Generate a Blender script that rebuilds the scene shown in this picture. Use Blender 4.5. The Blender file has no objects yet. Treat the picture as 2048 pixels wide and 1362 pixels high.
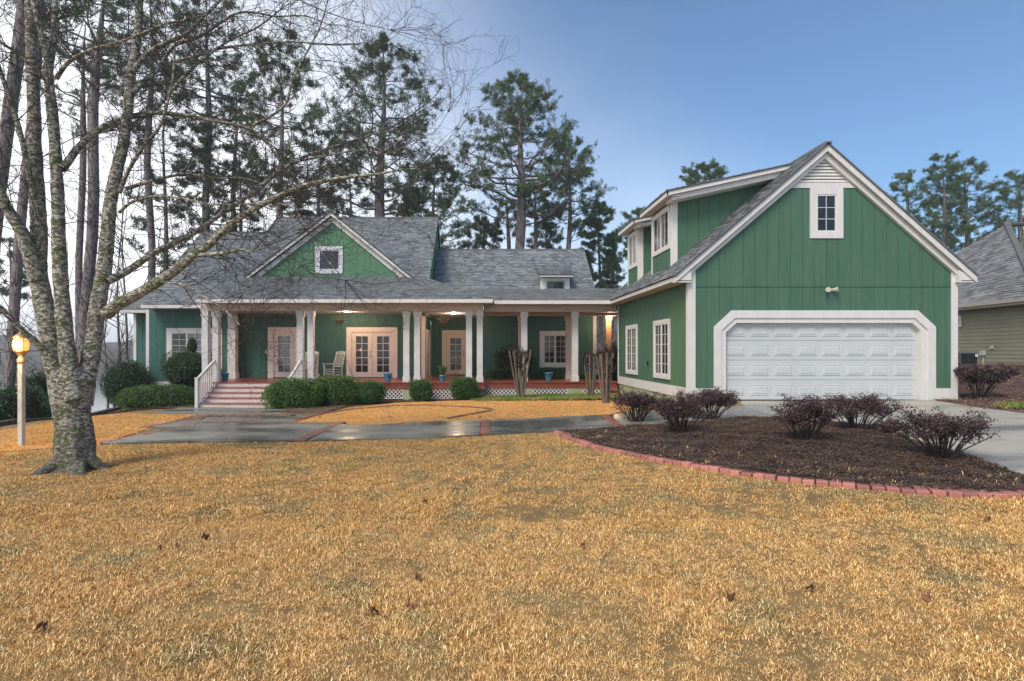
import bpy, bmesh, math, random
import numpy as np
from mathutils import Vector, Matrix
R = random.Random(7)
NR = np.random.default_rng(11)
C = bpy.context.scene.collection
SC = bpy.context.scene
HAZE = .0013
F, CX, CY = 1120.0, 954.0, 703.0          # focal length and principal point of the photograph (pixels)

# ------------------------------------------------------------------ camera, sky, sun, exposure
cd = bpy.data.cameras.new('camera'); cam = bpy.data.objects.new('camera', cd); C.objects.link(cam)
cam.location = (0, 0, 0); cam.rotation_euler = (math.radians(90), 0, 0)
cd.sensor_width = 36; cd.lens = 36 * F / 2048; cd.shift_x = (1024 - CX) / 2048; cd.shift_y = (CY - 681) / 2048
cd.clip_start = .05; cd.clip_end = 3000; SC.camera = cam

SUN_EL, SUN_AZ = math.radians(48), math.radians(215)     # azimuth clockwise from +Y
w = bpy.data.worlds.new('World'); SC.world = w; w.use_nodes = True
nt = w.node_tree; nt.nodes.clear()
def wn(t, **k):
    n = nt.nodes.new(t)
    for a, b in k.items(): setattr(n, a, b)
    return n
def wmath(op, a, b=None, c=None, clamp=False):
    n = wn('ShaderNodeMath', operation=op, use_clamp=clamp)
    for i, v in enumerate((a, b, c)):
        if v is None: continue
        if isinstance(v, (int, float)): n.inputs[i].default_value = v
        else: nt.links.new(v, n.inputs[i])
    return n.outputs[0]
sky = wn('ShaderNodeTexSky', sky_type='NISHITA', sun_disc=False, sun_elevation=SUN_EL, sun_rotation=SUN_AZ)
sky.air_density = 1.15; sky.dust_density = .4; sky.ozone_density = 3.2
tc = wn('ShaderNodeTexCoord'); sep = wn('ShaderNodeSeparateXYZ'); nt.links.new(tc.outputs['Generated'], sep.inputs[0])
noi = wn('ShaderNodeTexNoise'); noi.inputs['Scale'].default_value = 2.2; noi.inputs['Detail'].default_value = 5
nt.links.new(tc.outputs['Generated'], noi.inputs['Vector'])
a = wmath('MULTIPLY_ADD', sep.outputs[0], -0.9, 0.26)               # thin cloud to the west (left)
b = wmath('MULTIPLY_ADD', sep.outputs[2], -1.15, 0.40)
nn = wmath('MULTIPLY_ADD', noi.outputs[0], 0.55, -0.27)
s = wmath('ADD', wmath('ADD', a, b), nn)
mr = wn('ShaderNodeMapRange', interpolation_type='SMOOTHSTEP'); nt.links.new(s, mr.inputs[0])
mr.inputs[1].default_value = -0.15; mr.inputs[2].default_value = 0.95; mr.inputs[3].default_value = 0.02; mr.inputs[4].default_value = 0.97
mix = wn('ShaderNodeMix', data_type='RGBA'); nt.links.new(mr.outputs[0], mix.inputs[0])
tint = wn('ShaderNodeMix', data_type='RGBA', blend_type='MULTIPLY'); tint.inputs[0].default_value = 1; nt.links.new(sky.outputs[0], tint.inputs[6]); tint.inputs[7].default_value = (.52, .67, .77, 1); nt.links.new(tint.outputs[2], mix.inputs[6]); mix.inputs[7].default_value = (7.6, 7.7, 7.9, 1)
bg = wn('ShaderNodeBackground'); bg.inputs[1].default_value = 0.1
nt.links.new(mix.outputs[2], bg.inputs[0]); wo = wn('ShaderNodeOutputWorld'); nt.links.new(bg.outputs[0], wo.inputs[0])
sl = bpy.data.lights.new('sun', 'SUN'); sl.energy = 1.5; sl.angle = math.radians(22); sl.color = (1, .90, .76)
so = bpy.data.objects.new('sun', sl); C.objects.link(so)
sd = Vector((math.sin(SUN_AZ) * math.cos(SUN_EL), math.cos(SUN_AZ) * math.cos(SUN_EL), math.sin(SUN_EL)))
so.rotation_euler = sd.to_track_quat('Z', 'Y').to_euler(); so.location = (0, -5, 30)
vs = SC.view_settings; vs.view_transform = 'Standard'; vs.look = 'None'; vs.gamma = 1; vs.use_curve_mapping = False; vs.exposure = 1.0
try: SC.cycles.max_bounces = 6; SC.cycles.transparent_max_bounces = 8
except Exception: pass

# ------------------------------------------------------------------ materials
MAT = {}
def mat(name, c1, c2=None, scale=4, rough=.75, bump=0, bscale=40, detail=5, spec=.3, metal=0, rnd=0, lo=.35, hi=.65,
        attr=0, stretch=(1, 1, 1), world=False, cattr=None, c3=None, s3=1.2, lo3=.5, hi3=.62, bdist=.01, rough2=None, coat=0):
    if name in MAT: return MAT[name]
    m = bpy.data.materials.new(name); m.use_nodes = True; t = m.node_tree; n = t.nodes; L = t.links
    p = n['Principled BSDF']; p.inputs['Roughness'].default_value = rough; p.inputs['Metallic'].default_value = metal
    p.inputs['Specular IOR Level'].default_value = spec
    if coat: p.inputs['Coat Weight'].default_value = coat; p.inputs['Coat Roughness'].default_value = .08
    if world:
        g = n.new('ShaderNodeNewGeometry'); vec = g.outputs['Position']
    else:
        g = n.new('ShaderNodeTexCoord'); vec = g.outputs['Object']
    mp = n.new('ShaderNodeMapping'); mp.inputs['Scale'].default_value = stretch; L.new(vec, mp.inputs[0]); vec = mp.outputs[0]
    def noise(sc, det):
        x = n.new('ShaderNodeTexNoise'); x.inputs['Scale'].default_value = sc; x.inputs['Detail'].default_value = det
        x.inputs['Roughness'].default_value = .6; L.new(vec, x.inputs['Vector']); return x.outputs[0]
    def rng(src, a, b, c=0, d=1):
        x = n.new('ShaderNodeMapRange'); L.new(src, x.inputs[0]); x.inputs[1].default_value = a; x.inputs[2].default_value = b
        x.inputs[3].default_value = c; x.inputs[4].default_value = d; return x.outputs[0]
    def mixc(f, A, B):
        x = n.new('ShaderNodeMix'); x.data_type = 'RGBA'; L.new(f, x.inputs[0])
        for i, v in ((6, A), (7, B)):
            if isinstance(v, tuple): x.inputs[i].default_value = (*v, 1)
            else: L.new(v, x.inputs[i])
        return x.outputs[2]
    c2 = c2 or tuple(v * .85 for v in c1)
    f1 = rng(noise(scale, detail), lo, hi)
    col = mixc(f1, c1, c2)
    if c3: col = mixc(rng(noise(s3, 4), lo3, hi3), col, c3)
    def bright(src, lo_, hi_, col):
        x = n.new('ShaderNodeHueSaturation'); x.inputs['Color'].default_value = (1, 1, 1, 1)
        L.new(rng(src, 0, 1, lo_, hi_), x.inputs['Value']); L.new(col, x.inputs['Color']); return x.outputs[0]
    if rnd:
        oi = n.new('ShaderNodeObjectInfo'); col = bright(oi.outputs['Random'], 1 - rnd, 1 + rnd, col)
    if cattr:
        at2 = n.new('ShaderNodeAttribute'); at2.attribute_name = 'shade'; col = mixc(rng(at2.outputs['Fac'], .55, .95), col, cattr)
    if attr:
        at = n.new('ShaderNodeAttribute'); at.attribute_name = 'shade'; col = bright(at.outputs['Fac'], 1 - attr, 1 + attr, col)
    L.new(col, p.inputs['Base Color'])
    if rough2 is not None: L.new(rng(f1, 0, 1, rough, rough2), p.inputs['Roughness'])
    if bump:
        bm_ = n.new('ShaderNodeBump'); bm_.inputs['Strength'].default_value = bump; bm_.inputs['Distance'].default_value = bdist
        L.new(noise(bscale, 6), bm_.inputs['Height']); L.new(bm_.outputs[0], p.inputs['Normal'])
    MAT[name] = m; return m
def emis(name, col, st):
    m = bpy.data.materials.new(name); m.use_nodes = True; p = m.node_tree.nodes['Principled BSDF']
    p.inputs['Base Color'].default_value = (*col, 1); p.inputs['Emission Color'].default_value = (*col, 1); p.inputs['Emission Strength'].default_value = st
    MAT[name] = m; return m
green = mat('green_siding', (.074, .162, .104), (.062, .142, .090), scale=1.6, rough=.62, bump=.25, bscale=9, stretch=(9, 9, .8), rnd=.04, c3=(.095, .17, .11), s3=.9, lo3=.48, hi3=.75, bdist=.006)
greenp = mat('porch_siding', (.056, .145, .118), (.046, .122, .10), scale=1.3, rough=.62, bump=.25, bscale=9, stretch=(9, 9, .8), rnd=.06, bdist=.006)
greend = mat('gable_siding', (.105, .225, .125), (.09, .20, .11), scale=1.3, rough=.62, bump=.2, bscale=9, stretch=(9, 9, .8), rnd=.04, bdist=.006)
mossy = mat('algae_siding', (.078, .172, .112), (.105, .19, .09), scale=1.0, rough=.7, stretch=(3, 3, .5), rnd=.05, bump=.2, bscale=9, lo=.3, hi=.6)
white = mat('white_trim', (.73, .70, .67), (.66, .63, .60), scale=2.2, rough=.55, bump=.12, bscale=30, stretch=(3, 3, 1), rnd=.03)
warmlit = mat('warm_lit_door_paint', (.82, .71, .65), (.77, .65, .60), scale=2, rough=.5, rnd=.02)  # pinkish tint puts the warm porch light into the door colour
beam = mat('beam_paint', (.60, .52, .47), (.53, .45, .41), scale=2, rough=.6, stretch=(.5, 3, 3))
colm = mat('column_paint', (.68, .66, .64), (.58, .56, .54), scale=3, rough=.6, bump=.35, bscale=60, rnd=.03, bdist=.004)
gdoor = mat('garage_door_white', (.58, .60, .60), (.54, .56, .56), scale=1.5, rough=.42, bump=.05, bscale=80, rnd=.01)
glass = mat('window_glass', (.012, .016, .022), (.03, .038, .048), scale=1.6, rough=.04, spec=.5, rnd=.35)
glassb = mat('blind_glass', (.16, .18, .22), (.08, .09, .11), scale=3, rough=.08, spec=.8, rnd=.25, stretch=(.4, 1, 5))
shing = mat('grey_shingle', (.235, .247, .25), (.195, .208, .215), scale=.6, rough=.52, bump=.5, bscale=160, attr=.32, bdist=.004)
shingn = mat('neighbour_shingle', (.23, .235, .235), (.17, .175, .18), scale=1.5, rough=.8, bump=.5, bscale=160, attr=.3, bdist=.004)
under = mat('roof_deck', (.07, .075, .08), rough=.85)
redwood = mat('red_deck_paint', (.30, .075, .04), (.23, .055, .032), scale=3, rough=.3, bump=.1, bscale=20, stretch=(1, 6, 1), spec=.5)
treadm = mat('worn_tread', (.27, .08, .045), (.36, .14, .09), scale=6, rough=.35, spec=.5)
riserm = mat('worn_white_riser', (.68, .60, .56), (.50, .36, .31), scale=5, rough=.55, lo=.45, hi=.8, stretch=(.6, 1, 3))
stucco = mat('pale_green_stucco', (.40, .44, .27), (.30, .34, .20), scale=2, rough=.9, bump=.4, bscale=60)
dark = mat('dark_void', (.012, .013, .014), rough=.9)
metald = mat('dark_metal', (.03, .028, .026), rough=.35, metal=.7)
warmpost = mat('warm_lit_post', (.62, .36, .17), (.55, .30, .14), scale=3, rough=.6, stretch=(4, 4, .6))  # orange stands in for warm lamp light falling on the post
bluepot = mat('blue_glaze', (.03, .17, .30), (.06, .28, .36), scale=9, rough=.2, spec=.7, rnd=.15, bump=.1, bscale=15)
brickm = mat('edging_brick', (.50, .19, .145), (.38, .15, .13), scale=9, rough=.5, bump=.5, bscale=60, rnd=.28, c3=(.50, .25, .21), s3=6, lo3=.55, hi3=.7, spec=.5)
brickw = mat('paving_brick', (.33, .12, .075), (.22, .075, .05), scale=9, rough=.4, bump=.5, bscale=60, rnd=.3, c3=(.12, .11, .08), s3=4, lo3=.5, hi3=.7, spec=.5)
def concrete(name, c1, c2, c3, lo, hi):
    m = mat(name, c1, c2, scale=.55, rough=.5, rough2=.22, bump=.12, bscale=70, lo=lo, hi=hi, c3=c3, s3=2.2, lo3=.5, hi3=.75, spec=.5, world=True, bdist=.003, stretch=(.6, 1.6, 1)); return m
conc = concrete('wet_walk_concrete', (.27, .255, .21), (.085, .09, .075), (.17, .17, .14), .42, .58)
drivec = concrete('wet_drive_concrete', (.46, .41, .32), (.19, .185, .155), (.28, .26, .21), .43, .57)
soil = mat('lawn_soil', (.30, .19, .075), (.19, .125, .055), scale=3, rough=.95, bump=.6, bscale=50, world=True)
soilb = mat('sandy_lawn_soil', (.56, .31, .11), (.46, .26, .10), scale=3, rough=.95, bump=.6, bscale=50, world=True)
mulch = mat('bark_mulch', (.125, .085, .065), (.065, .048, .042), scale=14, rough=.95, bump=1, bscale=60, world=True, c3=(.14, .085, .05), s3=3, lo3=.5, hi3=.75, bdist=.03)
mulchr = mat('leaf_mulch', (.16, .085, .06), (.09, .055, .045), scale=10, rough=.95, bump=1, bscale=45, world=True, c3=(.22, .15, .10), s3=4, bdist=.03)
woodf = mat('woodland_floor', (.09, .07, .05), (.05, .055, .03), scale=.8, rough=1, bump=.6, bscale=8, world=True, bdist=.1)

# ------------------------------------------------------------------ mesh helpers
def wloc(o):
    v = Vector((0, 0, 0))
    while o is not None: v += o.location; o = o.parent
    return v
def finish(name, me, m, parent, loc=None):
    o = bpy.data.objects.new(name, me); C.objects.link(o)
    if m is not None and not me.materials: me.materials.append(m)
    if parent is not None: o.parent = parent
    if loc is not None: o.location = Vector(loc) - (wloc(parent) if parent is not None else Vector((0, 0, 0)))
    return o
def tag(o, label=None, cat=None, group=None, kind=None):
    for k, v in (('label', label), ('category', cat), ('group', group), ('kind', kind)):
        if v: o[k] = v
    return o
def empty(name, loc, label, cat, group=None):
    o = bpy.data.objects.new(name, None); C.objects.link(o); o.location = loc; o.empty_display_size = .3
    return tag(o, label, cat, group)
ID = lambda p: p
class MB:
    def __init__(s, tf=ID): s.v = []; s.f = []; s.tf = tf
    def add(s, vs, fs):
        k = len(s.v); s.v += [s.tf(v) for v in vs]; s.f += [tuple(k + i for i in f) for f in fs]; return s
    def box(s, x0, x1, y0, y1, z0, z1):
        return s.add([(x, y, z) for z in (z0, z1) for y in (y0, y1) for x in (x0, x1)],
                     [(0, 2, 3, 1), (4, 5, 7, 6), (0, 1, 5, 4), (2, 6, 7, 3), (0, 4, 6, 2), (1, 3, 7, 5)])
    def prism(s, poly, y0, y1, ax=1):            # poly of (a, b): ax=1 -> (x,z) extruded over y; 0 -> (y,z) over x; 2 -> (x,y) over z
        n = len(poly)
        def P(a, b, c): return (a, c, b) if ax == 1 else ((c, a, b) if ax == 0 else (a, b, c))
        return s.add([P(a, b, y0) for a, b in poly] + [P(a, b, y1) for a, b in poly],
                     [tuple(range(n)), tuple(range(2 * n - 1, n - 1, -1))] + [(i, i + n, (i + 1) % n + n, (i + 1) % n) for i in range(n)])
    def cyl(s, p0, p1, r0, r1=None, n=8, cap=True):
        r1 = r0 if r1 is None else r1; p0 = Vector(p0); p1 = Vector(p1); d = (p1 - p0).normalized()
        u = d.orthogonal().normalized(); w_ = d.cross(u)
        ring = lambda c, r: [tuple(c + r * (math.cos(2 * math.pi * i / n) * u + math.sin(2 * math.pi * i / n) * w_)) for i in range(n)]
        fs = [(i, (i + 1) % n, (i + 1) % n + n, i + n) for i in range(n)]
        if cap: fs += [tuple(range(n - 1, -1, -1)), tuple(range(n, 2 * n))]
        return s.add(ring(p0, r0) + ring(p1, r1), fs)
    def lathe(s, c, prof, n=16):
        vs = [(c[0] + r * math.cos(2 * math.pi * i / n), c[1] + r * math.sin(2 * math.pi * i / n), c[2] + z) for r, z in prof for i in range(n)]
        fs = [(j * n + i, j * n + (i + 1) % n, (j + 1) * n + (i + 1) % n, (j + 1) * n + i) for j in range(len(prof) - 1) for i in range(n)]
        return s.add(vs, fs)
    def build(s, name, m, parent=None, smooth=False, bevel=0, loc=None):
        base = wloc(parent) if parent is not None else Vector((0, 0, 0))
        if loc is not None: base = Vector(loc)
        me = bpy.data.meshes.new(name); me.from_pydata([tuple(Vector(v) - base) for v in s.v], [], s.f)
        bm = bmesh.new(); bm.from_mesh(me); bmesh.ops.recalc_face_normals(bm, faces=bm.faces)
        if bevel: bmesh.ops.bevel(bm, geom=list(bm.edges), offset=bevel, segments=1, affect='EDGES', profile=.5)
        bm.to_mesh(me); bm.free()
        if smooth: me.polygons.foreach_set('use_smooth', [True] * len(me.polygons))
        o = finish(name, me, m, parent)
        if loc is not None: o.location = base - (wloc(parent) if parent is not None else Vector((0, 0, 0)))
        return o
def arr_mesh(name, V, Fc, shade=None, smooth=False):
    V = np.asarray(V, dtype=np.float32); Fc = np.asarray(Fc, dtype=np.int32); k = Fc.shape[1]
    me = bpy.data.meshes.new(name); me.vertices.add(len(V)); me.vertices.foreach_set('co', V.ravel())
    me.loops.add(Fc.size); me.loops.foreach_set('vertex_index', Fc.ravel())
    me.polygons.add(len(Fc)); me.polygons.foreach_set('loop_start', np.arange(0, Fc.size, k, dtype=np.int32))
    me.polygons.foreach_set('loop_total', np.full(len(Fc), k, dtype=np.int32))
    if smooth: me.polygons.foreach_set('use_smooth', np.ones(len(Fc), dtype=bool))
    me.update(calc_edges=True)
    if shade is not None:
        at = me.attributes.new('shade', 'FLOAT', 'POINT'); at.data.foreach_set('value', np.asarray(shade, dtype=np.float32))
    return me
fx = lambda px, Y: (px - CX) * Y / F
fz = lambda py, Y: (CY - py) * Y / F

# ------------------------------------------------------------------ ground shape
ANC = np.array([(-8,0,-1.6),(0,0,-1.6),(8,0,-1.55),(0,3,-1.6),(-3,7.5,-1.6),(-6,9.5,-1.62),(-10,12,-1.8),(0,10,-1.58),(3,8,-1.5),(5.7,5.8,-1.48),
    (8,6,-1.38),(6,14,-1.27),(11,14,-1.25),(8.5,11,-1.3),(5.3,17,-1.42),(5.3,21,-1.62),(0,21,-1.75),(3,21,-1.66),(-5,20.5,-1.9),(-8,19.5,-1.98),
    (-13,22,-2.15),(-16,24,-2.6),(-12.5,15,-1.95),(-15.5,15,-2.9),(-12,5,-1.75),(-20,20,-4.5),(-20,8,-3.2),(13,13.5,-1.15),(17,17,-.85),(22,22,-.6),
    (23,30,-.6),(15,25,-1.0),(14,8,-1.2),(20,12,-.9),(0,30,-1.9),(0,45,-4),(-15,40,-6.5),(15,45,-2.5),(35,40,-1),(-40,30,-9),(-40,0,-6),(40,5,-.8),(-25,-15,-2.5),(25,-15,-1.4)], float)
def _k(d2): return np.where(d2 > 1e-9, .5 * d2 * np.log(np.maximum(d2, 1e-9)), 0)
_P = ANC[:, :2]; _n = len(_P); _D = ((_P[:, None] - _P[None]) ** 2).sum(-1)
_A = np.zeros((_n + 3, _n + 3)); _A[:_n, :_n] = _k(_D) + np.eye(_n) * .8; _A[:_n, _n] = 1; _A[:_n, _n + 1:] = _P; _A[_n, :_n] = 1; _A[_n + 1:, :_n] = _P.T
_W = np.linalg.solve(_A, np.r_[ANC[:, 2], 0, 0, 0])
def gh(X, Y):
    X = np.atleast_1d(np.asarray(X, float)); Y = np.atleast_1d(np.asarray(Y, float)); sh = X.shape; X = X.ravel(); Y = Y.ravel()
    Xc = np.clip(X, -45, 45); Yc = np.clip(Y, -18, 50)
    z = _k((Xc[:, None] - _P[:, 0]) ** 2 + (Yc[:, None] - _P[:, 1]) ** 2) @ _W[:_n] + _W[_n] + Xc * _W[_n + 1] + Yc * _W[_n + 2]
    far = np.clip((Y - 48) / 40, 0, 1) * np.clip((60 - X) / 60, 0, 1)
    z = z * (1 - far) + far * -10.5
    return np.maximum(z, -10.5).reshape(sh)
def g1(x, y): return float(gh([x], [y])[0])
_Ys = np.exp(np.linspace(math.log(1.8), math.log(70), 900))
def G(px, py):                                   # where the sight line through a pixel meets the ground
    X = (px - CX) / F * _Ys; Z = (CY - py) / F * _Ys; d = Z - gh(X, _Ys); i = int(np.argmax(d < 0)); i = max(i, 1)
    t = d[i - 1] / (d[i - 1] - d[i]); y = _Ys[i - 1] + t * (_Ys[i] - _Ys[i - 1]); return ((px - CX) / F * y, y)
def G3(px, py):
    x, y = G(px, py); return Vector((x, y, g1(x, y)))
def inpoly(X, Y, poly):
    X = np.asarray(X); Y = np.asarray(Y); ins = np.zeros(X.shape, bool); n = len(poly)
    for i in range(n):
        x0, y0 = poly[i]; x1, y1 = poly[(i + 1) % n]
        c = ((y0 > Y) != (y1 > Y)); xi = (x1 - x0) * (Y - y0) / (y1 - y0 + 1e-12) + x0; ins ^= c & (X < xi)
    return ins
def drape(name, poly, off, cell, m, thick=0, parent=None, bumpf=None, kind=None):
    bm = bmesh.new(); f = bm.faces.new([bm.verts.new((x, y, 0)) for x, y in poly])
    xs = [p[0] for p in poly]; ys = [p[1] for p in poly]
    for ax, lo, hi in ((0, min(xs), max(xs)), (1, min(ys), max(ys))):
        v = math.ceil(lo / cell) * cell
        while v < hi:
            co = (v, 0, 0) if ax == 0 else (0, v, 0); no = (1, 0, 0) if ax == 0 else (0, 1, 0)
            bmesh.ops.bisect_plane(bm, geom=bm.verts[:] + bm.edges[:] + bm.faces[:], plane_co=co, plane_no=no, dist=1e-5); v += cell
    bm.verts.ensure_lookup_table()
    X = np.array([v.co.x for v in bm.verts]); Y = np.array([v.co.y for v in bm.verts]); Z = gh(X, Y) + off
    if bumpf is not None: Z = Z + bumpf(X, Y)
    for v, z in zip(bm.verts, Z): v.co.z = z
    bmesh.ops.recalc_face_normals(bm, faces=bm.faces)
    if sum(f.normal.z for f in bm.faces) < 0: bmesh.ops.reverse_faces(bm, faces=bm.faces)
    if thick:
        be = [e for e in bm.edges if e.is_boundary]; r = bmesh.ops.extrude_edge_only(bm, edges=be)
        for g in r['geom']:
            if isinstance(g, bmesh.types.BMVert): g.co.z -= thick
        bmesh.ops.recalc_face_normals(bm, faces=bm.faces)
    if parent is not None: bmesh.ops.translate(bm, verts=bm.verts, vec=-wloc(parent))
    me = bpy.data.meshes.new(name); bm.to_mesh(me); bm.free(); o = finish(name, me, m, parent)
    if kind: o['kind'] = kind
    return o

# terrain sheet (under the lawn it lies a little lower, so the sheets above never touch it)
gx = np.concatenate([np.linspace(-600, -50, 12), np.arange(-44, 45, .9), np.linspace(50, 700, 14)])
gy = np.concatenate([np.linspace(-60, -18, 6), np.arange(-15, 50, .9), np.linspace(52, 110, 20), np.linspace(130, 900, 12)])
GX, GY = np.meshgrid(gx, gy); GZ = gh(GX, GY) - .14
nx, ny = len(gx), len(gy); idx = np.arange(nx * ny).reshape(ny, nx)
fc = np.stack([idx[:-1, :-1], idx[:-1, 1:], idx[1:, 1:], idx[1:, :-1]], -1).reshape(-1, 4)
tag(finish('ground', arr_mesh('ground', np.stack([GX, GY, GZ], -1).reshape(-1, 3), fc, smooth=True), woodf, None), kind='structure')
waterm = mat('lake_water', (.10, .13, .125), (.085, .11, .11), scale=.05, rough=.12, bump=.25, bscale=.8, spec=.6, world=True, stretch=(1, .3, 1), bdist=.1)
tag(MB().add([(-600, 50, -8.3), (500, 50, -8.3), (500, 175, -8.3), (-600, 175, -8.3)], [(0, 1, 2, 3)]).build('lake', waterm), kind='structure')
hm = mat('wooded_hill', (.10, .095, .085), (.055, .075, .05), scale=.06, rough=1, bump=1, bscale=.5, world=True, c3=(.16, .13, .115), s3=.03, lo3=.45, hi3=.6, bdist=2)
hv = []; hn = 160
for j in range(14):
    for i in range(hn):
        x = -600 + 1100 * i / (hn - 1); t = j / 13; env = 20 + 6 * math.sin(x * .012 + 1) + 4 * math.sin(x * .04)
        hv.append((x, 168 + 130 * t + R.uniform(-2, 2), -8.6 + (0 if j == 0 else env * math.sin(t * 1.6) + R.uniform(-1.2, 1.6))))
fc = [(j * hn + i, j * hn + i + 1, (j + 1) * hn + i + 1, (j + 1) * hn + i) for j in range(13) for i in range(hn - 1)]
tag(finish('hills', arr_mesh('hills', hv, fc), hm, None), kind='structure')

# ------------------------------------------------------------------ yard: lawn sheets, walkway, driveway, beds
gp = lambda pts: [G(*p) for p in pts]
LAWN = [(-12, -8), (13, -8), (13, 3), (11.5, 7), (12.5, 13.2), (5.5, 14.2), (5.28, 21.1), (-9.5, 21.2), (-12.7, 22.5), (-13.4, 20.5), (-12.6, 15), (-12.9, 10), (-12.5, 4)]
drape('lawn', LAWN, 0, .8, soil, kind='structure')
# walkway pieces (pixel corners, read off the photograph, set on the ground)
def walk_parent():
    o = bpy.data.objects.new('walkway', None); C.objects.link(o); o['kind'] = 'structure'; return o
wk = walk_parent()
SLABS = [
    [(200, 890), (585, 885), (673, 847.5), (398, 849)],
    [(616, 884), (959, 872.5), (961, 842.5), (876, 844.5), (700, 854), (682, 849)],
    [(981, 870), (1233, 857), (1198, 832), (981, 842.5)],
    [(1243, 856), (1330, 850), (1430, 843), (1508, 836), (1555, 836.5), (1489, 814.5), (1380, 821), (1219, 832)],
    [(398, 845.5), (560, 845.5), (588, 845), (625, 835), (568, 834.5), (412, 836.5)],
    [(300, 829.5), (410, 830.5), (566, 830.5), (640, 829), (600, 816), (360, 815.5)],
    [(300, 858), (372, 855), (398, 847.5), (404, 838), (330, 849)],
]
for p in SLABS: drape('concrete_slab', gp(p), .03, .5, conc, thick=.12, parent=wk)
drv = bpy.data.objects.new('driveway', None); C.objects.link(drv); drv['kind'] = 'structure'
DR = gp([(1471, 802.6), (1489, 814.5), (1555, 836.5), (1650, 843), (1757, 856), (1808, 880), (1933, 916), (2048, 955)]) + [(8.2, 4.6), (30, 4.6), (30, 10)] + gp([(2048, 829), (1959, 817.5), (1862, 802)]) + [(11.3, 14.15), (6.1, 14.15)]
def cutpoly(poly, a, b, keep):                   # clip polygon by the line a-b
    out = []; n = len(poly); sd_ = lambda p: keep * ((b[0] - a[0]) * (p[1] - a[1]) - (b[1] - a[1]) * (p[0] - a[0]))
    for i in range(n):
        p, q = poly[i], poly[(i + 1) % n]; s0, s1 = sd_(p), sd_(q)
        if s0 >= 0: out.append(p)
        if s0 * s1 < 0: t = s0 / (s0 - s1); out.append((p[0] + t * (q[0] - p[0]), p[1] + t * (q[1] - p[1])))
    return out
def shift_line(a, b, d):
    dx, dy = b[0] - a[0], b[1] - a[1]; l = math.hypot(dx, dy); return (a[0] - dy / l * d, a[1] + dx / l * d), (b[0] - dy / l * d, b[1] + dx / l * d)
pieces = [DR]
for a, b in (((4, 11.2), (30, 10.4)), ((4, 8.1), (30, 7.4)), ((8.9, 0), (8.6, 20))):
    nxt = []
    for p in pieces:
        for k in (1, -1):
            A_, B_ = shift_line(a, b, .008 * k); q = cutpoly(p, A_, B_, k)
            if len(q) > 2: nxt.append(q)
    pieces = nxt
for p in pieces: drape('concrete_slab', p, .03, .5, drivec, thick=.12, parent=drv)
# beds
def mound(X, Y): return .13 * np.exp(-((X - 4.6) ** 2 / 3.2 + (Y - 8.6) ** 2 / 2.4)) + .02 * np.sin(X * 7) * np.sin(Y * 9)
EDGE = gp([(1116, 866), (1150, 881), (1200, 897), (1260, 910), (1330, 923), (1400, 935), (1480, 948), (1560, 959), (1640, 968), (1720, 976), (1800, 983), (1880, 989), (1960, 992), (2048, 993)])
BED = EDGE + [(7.4, 5.3)] + gp([(2048, 957), (1933, 918), (1808, 884), (1757, 857), (1650, 845), (1551, 838), (1507, 837), (1424, 845), (1330, 851), (1240, 858)])
drape('mulch_bed', BED, .035, .3, mulch, thick=.1, bumpf=mound, kind='structure')
RM = gp([(1866, 802.5), (1959, 818), (2048, 830)]) + [(30, 10.5), (40, 22), (24, 32), (12.1, 24), (12.1, 14.1)]
drape('mulch_slope', RM, .02, .6, mulchr, kind='structure', bumpf=lambda X, Y: .03 * np.sin(X * 5 + Y) * np.sin(Y * 6))
LM = [(-13.9, 20.2), (-11.2, 19.6), (-10.0, 19.2), (-9.7, 19.6), (-9.7, 21), (-10, 23.3), (-15.8, 24.5), (-15.8, 22)]
drape('mulch_border', LM, .03, .5, mulchr, kind='structure')
HM = gp([(560, 829), (640, 829), (700, 812), (790, 805), (960, 800), (1000, 797)]) + [(1.2, 21.05), (-9.4, 21.05), (-6.5, 19.3)]
drape('mulch_border', HM, .03, .5, mulchr, kind='structure')
# the lawn behind the walkway is more orange
BL = gp([(640, 831), (700, 818), (790, 806.5), (960, 801), (1225, 803), (1300, 809), (1215, 831), (981, 841), (876, 843), (700, 852.5), (692, 846), (590, 846)])
drape('back_lawn', BL, .012, .5, soilb, kind='structure')
LL = gp([(0, 905), (0, 862), (110, 845), (250, 828), (300, 829.5), (395, 830), (330, 848), (200, 888), (100, 897)])
drape('side_lawn', LL, .012, .5, soilb, kind='structure')
GS = gp([(930, 800), (1000, 791.5), (1230, 786), (1236, 799), (1130, 802), (960, 804)])
mossg = mat('moss_ground', (.10, .15, .03), (.18, .15, .07), scale=5, rough=.95, bump=.6, bscale=60, world=True)
drape('green_turf', GS, .045, .5, mossg, kind='structure')
GS2 = gp([(1990, 818), (1995, 810), (2048, 811), (2048, 822)]); drape('green_turf', GS2, .06, .5, mossg, kind='structure')
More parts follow.
